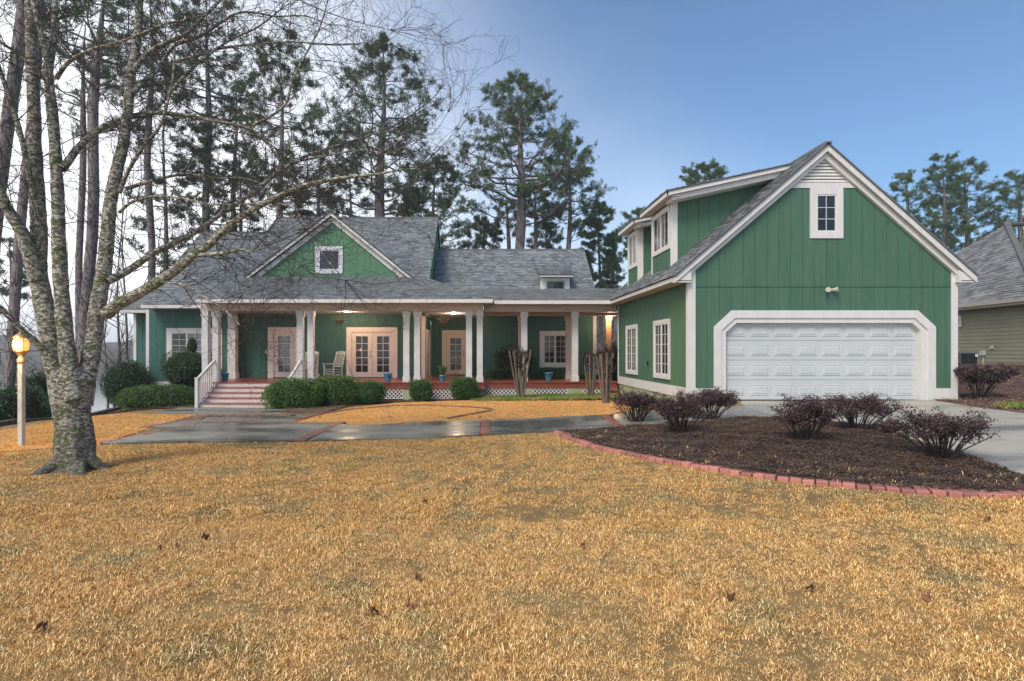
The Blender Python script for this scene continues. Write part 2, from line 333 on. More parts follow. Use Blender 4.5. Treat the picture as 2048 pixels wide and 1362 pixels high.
# brick pieces: shared box meshes
def brick_mesh(l, w_, h):
    return MB().box(-l / 2, l / 2, -w_ / 2, w_ / 2, -h, 0).build('brick', brickm, None, bevel=.008)
def take(o):
    me = o.data; bpy.data.objects.remove(o); return me
BE = take(brick_mesh(.118, .215, .12)); BE.materials[0] = brickm
BP = take(brick_mesh(.092, .195, .07)); BP.materials[0] = brickw
def put(me, name, parent, x, y, z, rz=0, tilt=0):
    o = bpy.data.objects.new(name, me); C.objects.link(o); o.parent = parent; o.location = Vector((x, y, z)) - wloc(parent); o.rotation_euler = (tilt, R.uniform(-.03, .03), rz); return o
def resample(pts, step):
    out = []; acc = 0
    for i in range(len(pts) - 1):
        a = np.array(pts[i]); b = np.array(pts[i + 1]); L = np.linalg.norm(b - a)
        while acc <= L: out.append((tuple(a + (b - a) * acc / L), math.atan2(*(b - a)[::-1]))); acc += step
        acc -= L
    return out
bord = empty('brick_border', (*EDGE[0], g1(*EDGE[0])), 'curved border of upright red bricks between the tan lawn and the mulch bed', 'brick border')
nb = 0
for (p, ang) in resample(EDGE, .128):
    if R.random() < .02: continue
    put(BE, 'brick', bord, p[0], p[1], g1(*p) + .05 + R.uniform(-.008, .008), ang + R.uniform(-.06, .06), R.uniform(-.06, .06)); nb += 1
def band(a0, a1, b0, b1, rows, me=BP):           # bricks laid across between two edges (ground points)
    for r in range(rows):
        t = (r + .5) / rows
        p = np.array(a0) * (1 - t) + np.array(a1) * t; q = np.array(b0) * (1 - t) + np.array(b1) * t
        L = np.linalg.norm(q - p); n = max(1, round(L / .205)); ang = math.atan2(*(q - p)[::-1])
        for k in range(n):
            c = p + (q - p) * (k + .5) / n; o = put(me, 'brick', wk, c[0], c[1], g1(*c) + .034 + R.uniform(-.004, .004), ang + math.pi / 2)
def band2(p0, p1, rows=1, off=0):                # soldier course along a line
    p0 = np.array(p0); p1 = np.array(p1); d = (p1 - p0) / np.linalg.norm(p1 - p0); nrm = np.array([-d[1], d[0]])
    for r in range(rows):
        for (p, ang) in resample([tuple(p0), tuple(p1)], .105):
            c = np.array(p) + nrm * (r * .205 + off); put(BP, 'brick', wk, c[0], c[1], g1(*c) + .036 + R.uniform(-.005, .005), ang)
gg = lambda x, y: np.array(G(x, y))
band2(gg(600, 884), gg(683, 846.5), 1)
band2(gg(971, 870), gg(971, 843), 1)
band2(gg(1238, 855), gg(1209, 832.5), 1)
band2(gg(398, 847.3), gg(560, 847.3), 1)
band2(gg(405, 833.3), gg(585, 833), 2)
for a_, b_ in (((405, 836), (285, 858)), ((398, 849), (205, 888))):
    a2 = gg(*a_); b2 = gg(*b_); band2(a2, b2, 1)
loop = gp([(588, 845), (640, 830), (700, 820.6), (788, 813), (852, 812), (934, 815.6), (972, 818.3), (983, 821), (978, 824), (949, 829), (890, 840)])
for (p, ang) in resample(loop, .21): put(BP, 'brick', wk, p[0], p[1], g1(*p) + .05, ang + math.pi / 2)
# retaining edge at the left end of the lawn
tie = mat('old_timber', (.12, .09, .07), (.07, .055, .045), scale=5, rough=.9, bump=.6, bscale=20)
ledge = empty('retaining_wall', (-12.9, 18, -2.2), 'low dark timber retaining wall along the left end of the lawn', 'wall')
pts = [(-12.2, 13.2), (-12.6, 15.2), (-12.95, 17.2), (-13.3, 19.2), (-13.7, 21.4)]
for a_, b_ in zip(pts, pts[1:]):
    for k in range(2):
        m_ = MB(); za, zb = g1(*a_) + .02 + k * .12 - .1, g1(*b_) + .02 + k * .12 - .1
        m_.add([(a_[0] - .1, a_[1] + .01, za), (a_[0] + .1, a_[1] + .01, za), (b_[0] + .1, b_[1] - .01, zb), (b_[0] - .1, b_[1] - .01, zb),
                (a_[0] - .1, a_[1] + .01, za + .11), (a_[0] + .1, a_[1] + .01, za + .11), (b_[0] + .1, b_[1] - .01, zb + .11), (b_[0] - .1, b_[1] - .01, zb + .11)],
               [(0, 1, 2, 3), (4, 5, 6, 7), (0, 1, 5, 4), (1, 2, 6, 5), (2, 3, 7, 6), (3, 0, 4, 7)]).build('timber', tie, ledge)
exec_later = []

# ------------------------------------------------------------------ building helpers
def tf_front(Y): return lambda p: (p[0], Y - p[1], p[2])            # local: u along wall, w outwards, z up
def tf_left(X): return lambda p: (X - p[1], p[0], p[2])             # wall facing -X, u = world Y
def tf_right(X): return lambda p: (X + p[1], p[0], p[2])            # wall facing +X
def boards(parent, tf, u0, u1, zlo, zhi, m, pitch=.3, holes=(), name='siding_board', brk=(), t=.014):
    u = u0; gap = .009; k = 0
    while u < u1 - .02:
        a, b = u + gap / 2, min(u + pitch, u1) - gap / 2
        segs = [(None, None)]
        cuts = [h for h in holes if h[0] < (a + b) / 2 < h[1]]
        zl = lambda v: zlo(v) if callable(zlo) else zlo
        zh = lambda v: zhi(v) if callable(zhi) else zhi
        us = [a] + [q for q in brk if a < q < b] + [b]
        lo = [(q, zl(q)) for q in us]; hi = [(q, zh(q)) for q in reversed(us)]
        if not cuts: polys = [lo + hi]
        else:
            h = cuts[0]; polys = []
            if h[2] > zl(a) + .03: polys.append(lo + [(b, h[2]), (a, h[2])])
            if h[3] < min(zh(a), zh(b)) - .03: polys.append([(a, h[3]), (b, h[3])] + hi)
        for p in polys:
            o = MB(tf).prism(p, 0, t + R.uniform(0, .002), ax=1)
            o.build(name, m if not callable(m) else m(u), parent)
        u += pitch
def prism_tf(tf, poly, w0, w1): return MB(tf).prism(poly, w0, w1, ax=1)
def window(parent, tf, u0, u1, z0, z1, units, cols, rows, casing=.11, name='window', trim=None, gm=None, proud=.045):
    trim = trim or white
    b = MB(tf); c = casing
    b.box(u0, u1, 0, proud, z1 - c, z1); b.box(u0, u1, 0, proud, z0, z0 + c)
    b.box(u0, u0 + c, 0, proud, z0 + c, z1 - c); b.box(u1 - c, u1, 0, proud, z0 + c, z1 - c)
    wd = b.build(name, trim, parent)
    iu0, iu1, iz0, iz1 = u0 + c, u1 - c, z0 + c, z1 - c; W = (iu1 - iu0) / units
    for k in range(units):
        a, e = iu0 + k * W, iu0 + (k + 1) * W; sgap = .036
        s = MB(tf); s.box(a, e, .001, .034, iz0, iz0 + sgap); s.box(a, e, .001, .034, iz1 - sgap, iz1); s.box(a, a + sgap, .001, .034, iz0 + sgap, iz1 - sgap); s.box(e - sgap, e, .001, .034, iz0 + sgap, iz1 - sgap)
        s.build('sash', trim, wd)
        a += sgap; e -= sgap; y0, y1 = iz0 + sgap, iz1 - sgap; mw = .0075
        mu = MB(tf)
        for i in range(1, cols): x = a + (e - a) * i / cols; mu.box(x - mw, x + mw, .011, .023, y0, y1)
        for j in range(1, rows): z = y0 + (y1 - y0) * j / rows; mu.box(a, e, .0105, .0215, z - mw, z + mw)
        if cols * rows > 1: mu.build('muntin', trim, wd)
        for i in range(cols):
            for j in range(rows):
                g = gm(k, i, j) if gm else glass
                q = MB(tf).box(a + (e - a) * i / cols, a + (e - a) * (i + 1) / cols, .003, .01, y0 + (y1 - y0) * j / rows, y0 + (y1 - y0) * (j + 1) / rows)
                q.build('pane', g, wd)
    return wd
def door(parent, tf, u0, u1, z0, z1, leafs, pane, knob, gm=None, cas=.2, casetop=.2, label=None):
    """u0,u1 = casing outer; leafs = list of (a,b); pane = list of (a,b,z0,z1) glazed areas"""
    a0, a1 = leafs[0][0], leafs[-1][1]; zt = z1 - casetop
    b = MB(tf); b.box(u0, a0, 0, .035, z0, z1); b.box(a1, u1, 0, .035, z0, z1); b.box(a0, a1, 0, .035, zt, z1)
    d = b.build('door', warmlit, parent)
    if label: d['label'] = label
    MB(tf).box(a0, a1, -.01, .045, z0, z0 + .03).build('threshold', metald, d)
    for (a, e), p in zip(leafs, pane):
        g = .006; s = MB(tf)
        pa, pe, pz0, pz1 = p
        s.box(a + g, pa, -.06, -.015, z0 + .03, zt - g); s.box(pe, e - g, -.06, -.015, z0 + .03, zt - g); s.box(pa, pe, -.06, -.015, z0 + .03, pz0); s.box(pa, pe, -.06, -.015, pz1, zt - g)
        f = .018
        s.box(pa - f, pe + f, -.015, -.004, pz1, pz1 + f); s.box(pa - f, pe + f, -.015, -.004, pz0 - f, pz0); s.box(pa - f, pa, -.015, -.004, pz0, pz1); s.box(pe, pe + f, -.015, -.004, pz0, pz1)
        s.build('leaf', warmlit, d)
        mu = MB(tf); mw = .012; mu.box((pa + pe) / 2 - mw, (pa + pe) / 2 + mw, -.03, -.012, pz0, pz1)
        for j in range(1, 5): z = pz0 + (pz1 - pz0) * j / 5; mu.box(pa, pe, -.032, -.014, z - mw, z + mw)
        mu.build('muntin', warmlit, d)
        for i in range(2):
            for j in range(5):
                MB(tf).box(pa + (pe - pa) * i / 2, pa + (pe - pa) * (i + 1) / 2, -.05, -.044, pz0 + (pz1 - pz0) * j / 5, pz0 + (pz1 - pz0) * (j + 1) / 5).build('pane', gm(i, j) if gm else glass, d)
    MB(tf).box(a0, a1, -.12, -.1, z0, zt).build('backing', dark, d)
    for k, zz in enumerate((.93, 1.1)):
        q = MB(tf); q.cyl((knob, -.015, z0 + zz), (knob, .035 if k == 0 else .01, z0 + zz), .03, .024, 10); q.build('knob' if k == 0 else 'deadbolt', metald, d, smooth=False)
    return d
def clip_poly(subj, clip):                       # convex clip, Sutherland-Hodgman, clip counter-clockwise
    out = subj
    for i in range(len(clip)):
        a, b = clip[i], clip[(i + 1) % len(clip)]
        out = cutpoly(out, a, b, 1)
        if len(out) < 3: return []
    return out
def ccw(p):
    A_ = sum(p[i][0] * p[(i + 1) % len(p)][1] - p[(i + 1) % len(p)][0] * p[i][1] for i in range(len(p)))
    return p if A_ > 0 else p[::-1]
def roof_plane(parent, O, U, V, poly, m=None, name='roof', thick=.05, row=.14, wid=.24, shingles=True, single=0, base=None):
    """O origin, U unit vector along the eave, V unit vector up the slope, poly in (u,v)"""
    m = m or shing; O, U, V = Vector(O), Vector(U).normalized(), Vector(V).normalized(); N = U.cross(V)
    if N.z < 0: N = -N
    poly = ccw(list(poly)); P = lambda u, v, h: O + U * u + V * v + N * h
    b = MB(); n = len(poly); b.add([tuple(P(u, v, 0)) for u, v in poly] + [tuple(P(u, v, -thick)) for u, v in poly],
        [tuple(range(n)), tuple(range(2 * n - 1, n - 1, -1))] + [(i, i + n, (i + 1) % n + n, (i + 1) % n) for i in range(n)])
    rf = b.build(name, base or under, parent)
    if not shingles: return rf
    vmin, vmax = min(p[1] for p in poly), max(p[1] for p in poly); umin, umax = min(p[0] for p in poly), max(p[0] for p in poly)
    V_, F_, S_ = [], [], []; j = 0; v = vmin - .01; base_ = wloc(rf); singles = []
    while v < vmax:
        u = umin - R.uniform(0, wid)
        while u < umax:
            ww = wid * R.choice((.45, .65, .85, 1, 1.15)); q = clip_poly([(u + .004, v), (u + ww - .004, v), (u + ww - .004, v + row + .01), (u + .004, v + row + .01)], poly)
            if len(q) >= 3:
                hh = R.choice((.012, .020, .030)); pts = []
                for (a_, c_) in q: pts.append(P(a_, c_, .004 + hh * (1 - (c_ - v) / (row + .01))))
                low = [P(a_, c_, .001) for a_, c_ in q]; sh = R.random()
                vv = [tuple(x - base_) for x in pts + low]; k = len(q); ff = [tuple(range(k))] + [(i, i + k, (i + 1) % k + k, (i + 1) % k) for i in range(k)]
                if len(singles) < single and len(q) == 4: singles.append((vv, ff, sh))
                else:
                    kk = len(V_); V_ += vv; F_ += [tuple(kk + i for i in f) for f in ff]; S_ += [sh] * len(vv)
            u += ww
        v += row; j += 1
    def mk(nm, vv, ff, ss):
        me = bpy.data.meshes.new(nm); me.from_pydata(vv, [], ff); at = me.attributes.new('shade', 'FLOAT', 'POINT'); at.data.foreach_set('value', ss)
        return finish(nm, me, m, rf)
    if V_: mk('shingles', V_, F_, S_)['kind'] = 'stuff'
    for vv, ff, sh in singles: mk('shingle', vv, ff, [sh] * len(vv))
    return rf

# ------------------------------------------------------------------ THE HOUSE
house = empty('house', (-5, 23.5, -1.95), 'long low green house with white trim, grey shingled roofs and a columned front porch', 'house')
DK, SOF = -1.13, 1.745
# wing (left)
def plain_wall(name, poly, y0, y1, m, parent, ax=1): return MB().prism(poly, y0, y1, ax=ax).build(name, m, parent)
W1, W2, W3, W4 = 23.4, 23.9, 26.8, 26.0
wingL, wingR = fx(293, W1), fx(463, W1)
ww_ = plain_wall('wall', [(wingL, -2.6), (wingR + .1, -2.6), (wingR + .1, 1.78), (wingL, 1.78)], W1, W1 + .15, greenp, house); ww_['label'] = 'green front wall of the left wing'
wz = [fx(334, W1), fx(445, W1), fz(738, W1), fz(656, W1)]
hole = [(wz[0] + .05, wz[1] - .05, wz[2] + .05, wz[3] - .05)]
boards(ww_, tf_front(W1), wingL + .12, wingR, -1.25, 1.25, greenp, holes=hole)
boards(ww_, tf_front(W1), wingL + .12, wingR, 1.262, 1.74, greenp)
MB(tf_front(W1)).box(wingL - .01, wingL + .125, 0, .03, -1.25, 1.75).build('corner_board', white, house)
MB(tf_front(W1)).box(wingL - .01, wingR, 0, .032, -1.42, -1.252).build('skirt_board', white, house)
window(house, tf_front(W1), *wz, 3, 2, 5, casing=.2, gm=lambda k, i, j: glass if k == 0 else glassb)
l0 = fx(268, W4)
w_ = plain_wall('wall', [(l0, -3), (wingL, -3), (wingL, 1.8), (l0, 1.8)], W4, W4 + .15, greenp, house)
boards(w_, tf_front(W4), l0 + .1, wingL + .1, -1.5, 1.72, greenp)
MB(tf_front(W4)).box(l0 - .01, l0 + .12, 0, .03, -1.5, 1.75).build('corner_board', white, house)
plain_wall('wall', [(W1 + .15, -2.8), (W4, -2.8), (W4, 1.8), (W1 + .15, 1.8)], wingL, wingL + .12, greenp, house, ax=0)
# porch wall
pl, pr = -10.2, -2.2
d1 = (fx(536, W2), fx(600, W2)); d2 = (fx(693, W2), fx(795, W2)); dz = fz(654.5, W2)
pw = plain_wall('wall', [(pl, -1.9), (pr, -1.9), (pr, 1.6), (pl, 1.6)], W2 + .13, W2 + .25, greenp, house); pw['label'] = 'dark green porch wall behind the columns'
MB().box(pl, d1[0] + .02, W2, W2 + .12, -1.6, 1.6).box(d1[1] - .02, d2[0] + .02, W2, W2 + .12, -1.6, 1.6).box(d2[1] - .02, pr, W2, W2 + .12, -1.6, 1.6).box(d1[0] + .02, d1[1] - .02, W2, W2 + .12, dz - .02, 1.6).box(d2[0] + .02, d2[1] - .02, W2, W2 + .12, dz - .02, 1.6).build('sheathing', greenp, pw)
boards(pw, tf_front(W2), pl, pr - .17, DK + .01, 1.1, greenp, holes=[(d1[0] + .03, d1[1] - .03, -2, dz - .03), (d2[0] + .03, d2[1] - .03, -2, dz - .03)])
boards(pw, tf_front(W2), pl, pr - .17, 1.112, 1.59, greenp)
lf = lambda a, b, Y: (fx(a, Y), fx(b, Y)); pn = lambda a, b, c, d, Y: (fx(a, Y), fx(b, Y), fz(d, Y), fz(c, Y))
door(house, tf_front(W2), *d1, DK + .005, dz, [lf(547.5, 588.5, W2)], [pn(556, 580, 672, 743.8, W2)], fx(550.2, W2), gm=lambda i, j: glassb, casetop=.21, label='single glazed cream door near the steps')
door(house, tf_front(W2), *d2, DK + .005, dz, [lf(703.5, 744.8, W2), lf(744.8, 786, W2)], [pn(711.7, 735.6, 672.5, 744, W2), pn(754, 778, 672.5, 744, W2)], fx(741, W2), gm=lambda i, j: glass, casetop=.21, label='cream double french doors in the middle of the porch')
MB(tf_front(W2)).box(fx(531, W2), fx(533.4, W2), 0, .03, fz(707, W2), fz(701, W2)).build('doorbell', white, house)
MB().box(-10.34, -10.02, 23.2, 23.5, DK + .26, 1.5).box(-10.37, -9.99, 23.17, 23.52, DK, DK + .26).build('pilaster', colm, house)
MB().box(pl, pl + .02, 23.5, 23.9, DK, 1.6).build('wall', greenp, house)
# recessed entry
MB().box(pr - .17, pr, 23.86, 24.02, DK, 1.6).build('corner_board', warmlit, house)
rw = plain_wall('wall', [(24.02, DK), (26.8, DK), (26.8, 1.6), (24.02, 1.6)], pr - .12, pr - .03, greenp, house, ax=0)
boards(rw, tf_right(pr - .03), 24.04, 26.8, DK + .01, 1.1, greenp); boards(rw, tf_right(pr - .03), 24.04, 26.8, 1.112, 1.59, greenp)
sdm = MB(tf_right(pr - .012)); sdm.box(24.2, 24.4, 0, .035, DK, .97).box(25.9, 26.1, 0, .035, DK, .97).box(24.4, 25.9, 0, .035, .77, .97)
sdo = sdm.build('door', warmlit, house); sdo['label'] = 'plain side door in the recess'
MB(tf_right(pr - .012)).box(24.4, 25.9, 0, .012, DK, .77).build('leaf', warmlit, sdo)
MB(tf_right(pr - .012)).cyl((24.5, .01, -.2), (24.5, .06, -.2), .03, .025).build('knob', metald, sdo)
rb = plain_wall('wall', [(pr, DK - .5), (.15, DK - .5), (.15, 1.6), (pr, 1.6)], W3 + .13, W3 + .25, greenp, house)
d3 = (fx(884, W3), fx(939.5, W3)); dz3 = fz(660.4, W3)
MB().box(pr, d3[0] + .02, W3, W3 + .12, DK, 1.6).box(d3[1] - .02, .1, W3, W3 + .12, DK, 1.6).box(d3[0] + .02, d3[1] - .02, W3, W3 + .12, dz3 - .02, 1.6).build('sheathing', greenp, rb)
boards(rb, tf_front(W3), pr, .1, DK + .01, 1.1, greenp, holes=[(d3[0] + .03, d3[1] - .03, -2, dz3 - .03)]); boards(rb, tf_front(W3), pr, .1, 1.112, 1.59, greenp)
door(house, tf_front(W3), *d3, DK + .005, dz3, [lf(893, 930.5, W3)], [pn(900.7, 922.5, 676, 740, W3)], fx(927, W3), gm=lambda i, j: glass if j > 1 else glassb, casetop=.2, label='glazed cream entry door in the recess')
plain_wall('wall', [(W2, DK - .5), (W3 + .2, DK - .5), (W3 + .2, 1.6), (W2, 1.6)], .02, .14, greenp, house, ax=0)
# right section
rs0, rs1 = .14, 5.08
rwz = [fx(1079.3, W2), fx(1141, W2), fz(734.7, W2), fz(662, W2)]
rr = plain_wall('wall', [(rs0, -2.2), (rs1, -2.2), (rs1, 1.75), (rs0, 1.75)], W2 + .005, W2 + .2, green, house); rr['label'] = 'green wall of the low right section'
boards(rr, tf_front(W2), rs0, rs1 - .13, -1.5, 1.15, mat('lit_siding', (.062, .145, .122), (.052, .125, .105), scale=1.3, rough=.6, bump=.25, bscale=9, stretch=(9, 9, .8), rnd=.06, bdist=.006), holes=[(rwz[0] + .05, rwz[1] - .05, rwz[2] + .05, rwz[3] - .05)])  # siding copy with the brighter light of this section in its colour
boards(rr, tf_front(W2), rs0, rs1 - .13, 1.162, 1.7, MAT['lit_siding'])
MB(tf_front(W2)).box(rs1 - .13, rs1 + .01, -.1, .03, -1.6, 1.6).build('corner_board', white, house)
window(house, tf_front(W2), *rwz, 2, 2, 5, casing=.17)
plain_wall('wall', [(W2 + .2, -2.4), (30, -2.4), (30, 2.4), (W2 + .2, 2.4)], rs1 - .12, rs1, greenp, house, ax=0)
# ceilings
MB().box(-10.2, .2, 20.95, 24.02, 1.6, 1.64).box(-2.2, .1, 24.02, 26.8, 1.6, 1.64).build('ceiling', mat('ceiling_paint', (.55, .56, .55), rough=.7), house)['label'] = 'porch ceiling'
MB().box(.22, 7.2, 21.45, 24.3, 1.56, 1.6).build('ceiling', MAT['ceiling_paint'], house)
cl = MB().cyl((fx(908, 23.5), 23.5, 1.6), (fx(908, 23.5), 23.5, 1.585), .09, n=16).build('ceiling_light', emis('lamp_disc', (1, .85, .6), 6), house)
# fascia, soffit, beams
def fascia(x0, x1, Y, z0=1.745, z1=1.87, depth=.03, back=None):
    MB().box(x0, x1, Y, Y + depth, z0, z1).build('fascia', white, house)
    MB().box(x0, x1, Y + depth, back, z0 + .005, z0 + .025).build('soffit', beam, house)
fascia(-10.05, .57, 20.0, back=20.72); fascia(.62, 4.9, 20.46, 1.74, 1.868, back=21.22); fascia(fx(281, 22.5), -10.1, 22.5, back=23.39); fascia(fx(241, 25.2), -13.9, 25.2, back=26.0)
MB().box(.54, .57, 20.03, 20.5, 1.745, 1.868).build('fascia', white, house)
MB().box(-10.05, -10.02, 20.03, 23.3, 1.745, 1.868).build('fascia', white, house)
MB().box(-10.24, .22, 20.72, 20.98, 1.505, 2.0).build('beam', beam, house)
MB().box(-10.24, -10.0, 20.98, 23.3, 1.505, 1.744).build('beam', beam, house)
MB().box(0.0, .22, 20.98, 23.9, 1.505, 1.744).build('beam', beam, house)
MB().box(.25, 5.28, 21.22, 21.46, 1.51, 1.93).build('beam', beam, house)
MB().box(.25, 7.0, 22.7, 22.92, 1.45, 1.555).build('beam', mat('warm_lit_beam', (.60, .45, .36), rough=.6), house)  # beam colour includes the orange glow of the breezeway lamp
# columns
def column(x, Y, s=.22, m=colm, z1=1.505):
    c = MB().box(x, x + s, Y, Y + s, DK + .22, z1 - .2).build('column', m, house)
    MB().box(x - .025, x + s + .025, Y - .025, Y + s + .025, z1 - .19, z1 - .001).box(x - .012, x + s + .012, Y - .012, Y + s + .012, z1 - .22, z1 - .19).build('capital', m, c)
    MB().box(x - .02, x + s + .02, Y - .02, Y + s + .02, DK, DK + .2).box(x - .01, x + s + .01, Y - .01, Y + s + .01, DK + .2, DK + .22).build('column_base', m, c)
    return c
for p_ in (403.5, 424.5, 593.3, 614.5, 806.3, 828): column(fx(p_, 20.75), 20.75)
column(fx(932, 20.75), 20.75); column(fx(953.6, 20.75), 20.75)
for p_ in (1043, 1144.8):
    column(fx(p_, 21.25), 21.25); column(fx(p_, 21.25), 22.7, m=mat('warm_lit_column_paint', (.66, .55, .48), (.6, .49, .43), rough=.6), z1=1.45)  # back columns carry the warm lamp glow in their colour
c_ = column(fx(1212, 23.2), 23.2, m=warmpost, z1=1.56); c_['label'] = 'warm orange toned post at the end of the breezeway'
# deck, steps, rails
dk = MB().box(-10.3, .32, 20.62, 26.79, DK - .04, DK).box(.32, 5.28, 21.02, 22.98, DK - .04, DK).build('deck', redwood, house); dk['label'] = 'red painted porch deck'
MB().box(-6.55, .30, 20.66, 20.7, DK - .25, DK - .045).box(.3, 5.28, 21.06, 21.1, DK - .25, DK - .045).box(-10.28, -9.6, 20.66, 20.7, DK - .25, DK - .045).box(.28, .32, 20.7, 21.06, DK - .25, DK - .045).build('skirt_board', redwood, dk)
MB().box(-6.55, .31, 20.645, 20.66, DK - .12, DK - .1).box(.32, 5.28, 21.045, 21.06, DK - .12, DK - .1).build('skirt_molding', redwood, dk)
MB().box(4.75, 5.28, 20.72, 21.04, DK - .33, DK - .28).box(4.75, 5.28, 20.78, 21.04, -1.7, DK - .33).build('side_step', redwood, dk)
lat = white
def lattice(px0, px1, Y):
    x0, x1, z0, z1 = fx(px0, Y), fx(px1, Y), DK - .62, DK - .25
    b = MB(); b.box(x0, x1, Y - .02, Y, z0, z0 + .025).box(x0, x1, Y - .02, Y, z1 - .025, z1).box(x0, x0 + .025, Y - .02, Y, z0 + .025, z1 - .025).box(x1 - .025, x1, Y - .02, Y, z0 + .025, z1 - .025)
    h = z1 - z0; st = .145; wd = .046
    for dr, yy in ((1, Y - .005), (-1, Y - .012)):
        s = x0 - h
        while s < x1:
            a, e = s, s + h; za, zb = (z0, z1) if dr > 0 else (z1, z0)
            t0 = max(0, (x0 - a) / h); t1 = min(1, (x1 - a) / h)
            if t1 > t0 + .05:
                xa, xb = a + h * t0, a + h * t1; z_a, z_b = za + (zb - za) * t0, za + (zb - za) * t1
                b.add([(xa - wd / 2, yy, z_a), (xa + wd / 2, yy, z_a), (xb + wd / 2, yy, z_b), (xb - wd / 2, yy, z_b), (xa - wd / 2, yy + .007, z_a), (xa + wd / 2, yy + .007, z_a), (xb + wd / 2, yy + .007, z_b), (xb - wd / 2, yy + .007, z_b)], [(0, 1, 2, 3), (4, 7, 6, 5), (0, 4, 5, 1), (1, 5, 6, 2), (2, 6, 7, 3), (3, 7, 4, 0)])
            s += st
    b.build('lattice_panel', lat, dk)
for a_, b_, Y in ((590, 700, 20.7), (703, 806, 20.7), (819, 951, 20.7), (964, 1048, 21.1), (1065, 1135, 21.1), (1165, 1234, 21.1)): lattice(a_, b_, Y)
for a_, b_, Y in ((806.5, 818.5, 20.7), (951.5, 963.5, 21.06), (1048.5, 1064.5, 21.08), (1135.5, 1164.5, 21.08)):
    MB().box(fx(a_, Y), fx(b_, Y), Y - .01, Y + .25, -2.2, DK - .252).build('pier', stucco, dk)
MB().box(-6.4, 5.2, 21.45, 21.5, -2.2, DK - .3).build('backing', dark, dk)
stp = MB().box(-9.6, -9.55, 19.6, 20.62, -2.2, -1.95).build('steps', riserm, house); stp['label'] = 'five front steps with white risers and worn red treads'
for k in range(5):
    z = DK - .168 * k; y = 20.64 - .28 * k
    MB().box(-9.66, -6.55, y, y + .02, z - .168, z - .03 if k else z - .045).build('riser', riserm, stp)
    if k: MB().box(-9.68, -6.53, y - .03, y + .28, z - .03, z).build('tread', treadm, stp)
MB().prism([(20.62, -1.15), (20.62, -2.1), (19.5, -2.1), (19.5, -1.85)], -9.64, -9.6, ax=0).build('stringer', white, stp); MB().prism([(20.62, -1.15), (20.62, -2.1), (19.5, -2.1), (19.5, -1.85)], -6.6, -6.56, ax=0).build('stringer', white, stp)
for xr in (-9.72, -6.53):
    rl = MB().box(xr - .05, xr + .05, 19.38, 19.48, -2.05, -.93).box(xr - .06, xr + .06, 19.37, 19.49, -.93, -.9).build('railing', white, house)
    zt = lambda y: -.98 + (y - 19.48) * (.60 / 1.22)
    MB().add([(xr - .035, 19.48, zt(19.48)), (xr + .035, 19.48, zt(19.48)), (xr + .035, 20.72, zt(20.72)), (xr - .035, 20.72, zt(20.72))] + [(xr - .035, 19.48, zt(19.48) + .07), (xr + .035, 19.48, zt(19.48) + .07), (xr + .035, 20.72, zt(20.72) + .07), (xr - .035, 20.72, zt(20.72) + .07)],
             [(0, 1, 2, 3), (4, 5, 6, 7), (0, 1, 5, 4), (1, 2, 6, 5), (2, 3, 7, 6), (3, 0, 4, 7)]).build('handrail', white, rl)
    for k in range(8):
        y = 19.6 + k * .14; MB().box(xr - .018, xr + .018, y - .018, y + .018, -1.93 + (y - 19.5) * .6, zt(y) + .01).build('baluster', white, rl)
# main roofs
S1 = .72; n1 = math.hypot(1, S1)
def vlen(dy, s): return dy * math.hypot(1, s)
roof_plane(house, (0, 22.5, 1.87), (1, 0, 0), (0, 1, S1), [(-13.55, 0), (-10.65, 0), (-10.65, vlen(5.7, S1)), (-13.9, vlen(5.7, S1))], wid=.26)
mr_ = roof_plane(house, (0, 22.5, 1.87), (1, 0, 0), (0, 1, S1), [(-10.65, 0), (-2.05, 0), (-2.05, vlen(7.25, S1)), (-10.65, vlen(7.25, S1))], wid=.26)
roof_plane(house, (0, 28.2, 5.97), (1, 0, 0), (0, 1, -.72), [(-13.9, 0), (-10.65, 0), (-10.65, 7), (-13.9, 7)], shingles=False)
roof_plane(house, (0, 29.75, 7.09), (1, 0, 0), (0, 1, -.72), [(-10.65, 0), (-2.05, 0), (-2.05, 7), (-10.65, 7)], shingles=False)
MB().box(-10.65, -2.05, 29.65, 29.85, 7.05, 7.13).box(-13.9, -10.65, 28.1, 28.3, 5.93, 6.0).build('ridge_cap', shing, house)
roof_plane(house, (0, 25.2, 1.87), (1, 0, 0), (0, 1, .46), [(-16.05, 0), (-13.6, 0), (-13.6, vlen(3.3, .46)), (-16.05, vlen(3.3, .46))], wid=.26)
plain_wall('wall', [(23.4, 1.5), (33, 1.5), (33, 4.6), (29.75, 6.98), (24, 2.85)], -2.3, -2.14, greend, house, ax=0)
MB().add([(-2.06, 29.8, 7.02), (-2.03, 29.8, 7.02), (-2.03, 34, 4.0), (-2.06, 34, 4.0), (-2.06, 29.8, 6.85), (-2.03, 29.8, 6.85), (-2.03, 34, 3.83), (-2.06, 34, 3.83)], [(0, 1, 2, 3), (4, 5, 6, 7), (0, 1, 5, 4), (1, 2, 6, 5), (2, 3, 7, 6), (3, 0, 4, 7)]).build('rake_board', white, house)
# porch roof (hipped to the right)
SP = .3155
roof_plane(house, (0, 20, 1.87), (1, 0, 0), (0, 1, SP), [(-10.07, 0), (.57, 0), (-2.42, vlen(4.5, SP)), (-10.07, vlen(4.5, SP))], single=300)
MB().add([(-10.07, 20, 1.85), (-10.07, 24.5, 3.27), (-10.07, 22.5, 1.8)], [(0, 1, 2)]).build('cheek', shing, house)
Uh = Vector((0, 1, 0)); Vh = Vector((-1, 0, .468)).normalized(); lv = math.hypot(1, .468)
roof_plane(house, (.57, 20, 1.87), Uh, Vh, [(0, 0), (.46, 0), (6.8, 2.39 * lv), (7.1, 2.95 * lv), (4.45, 2.99 * lv)])
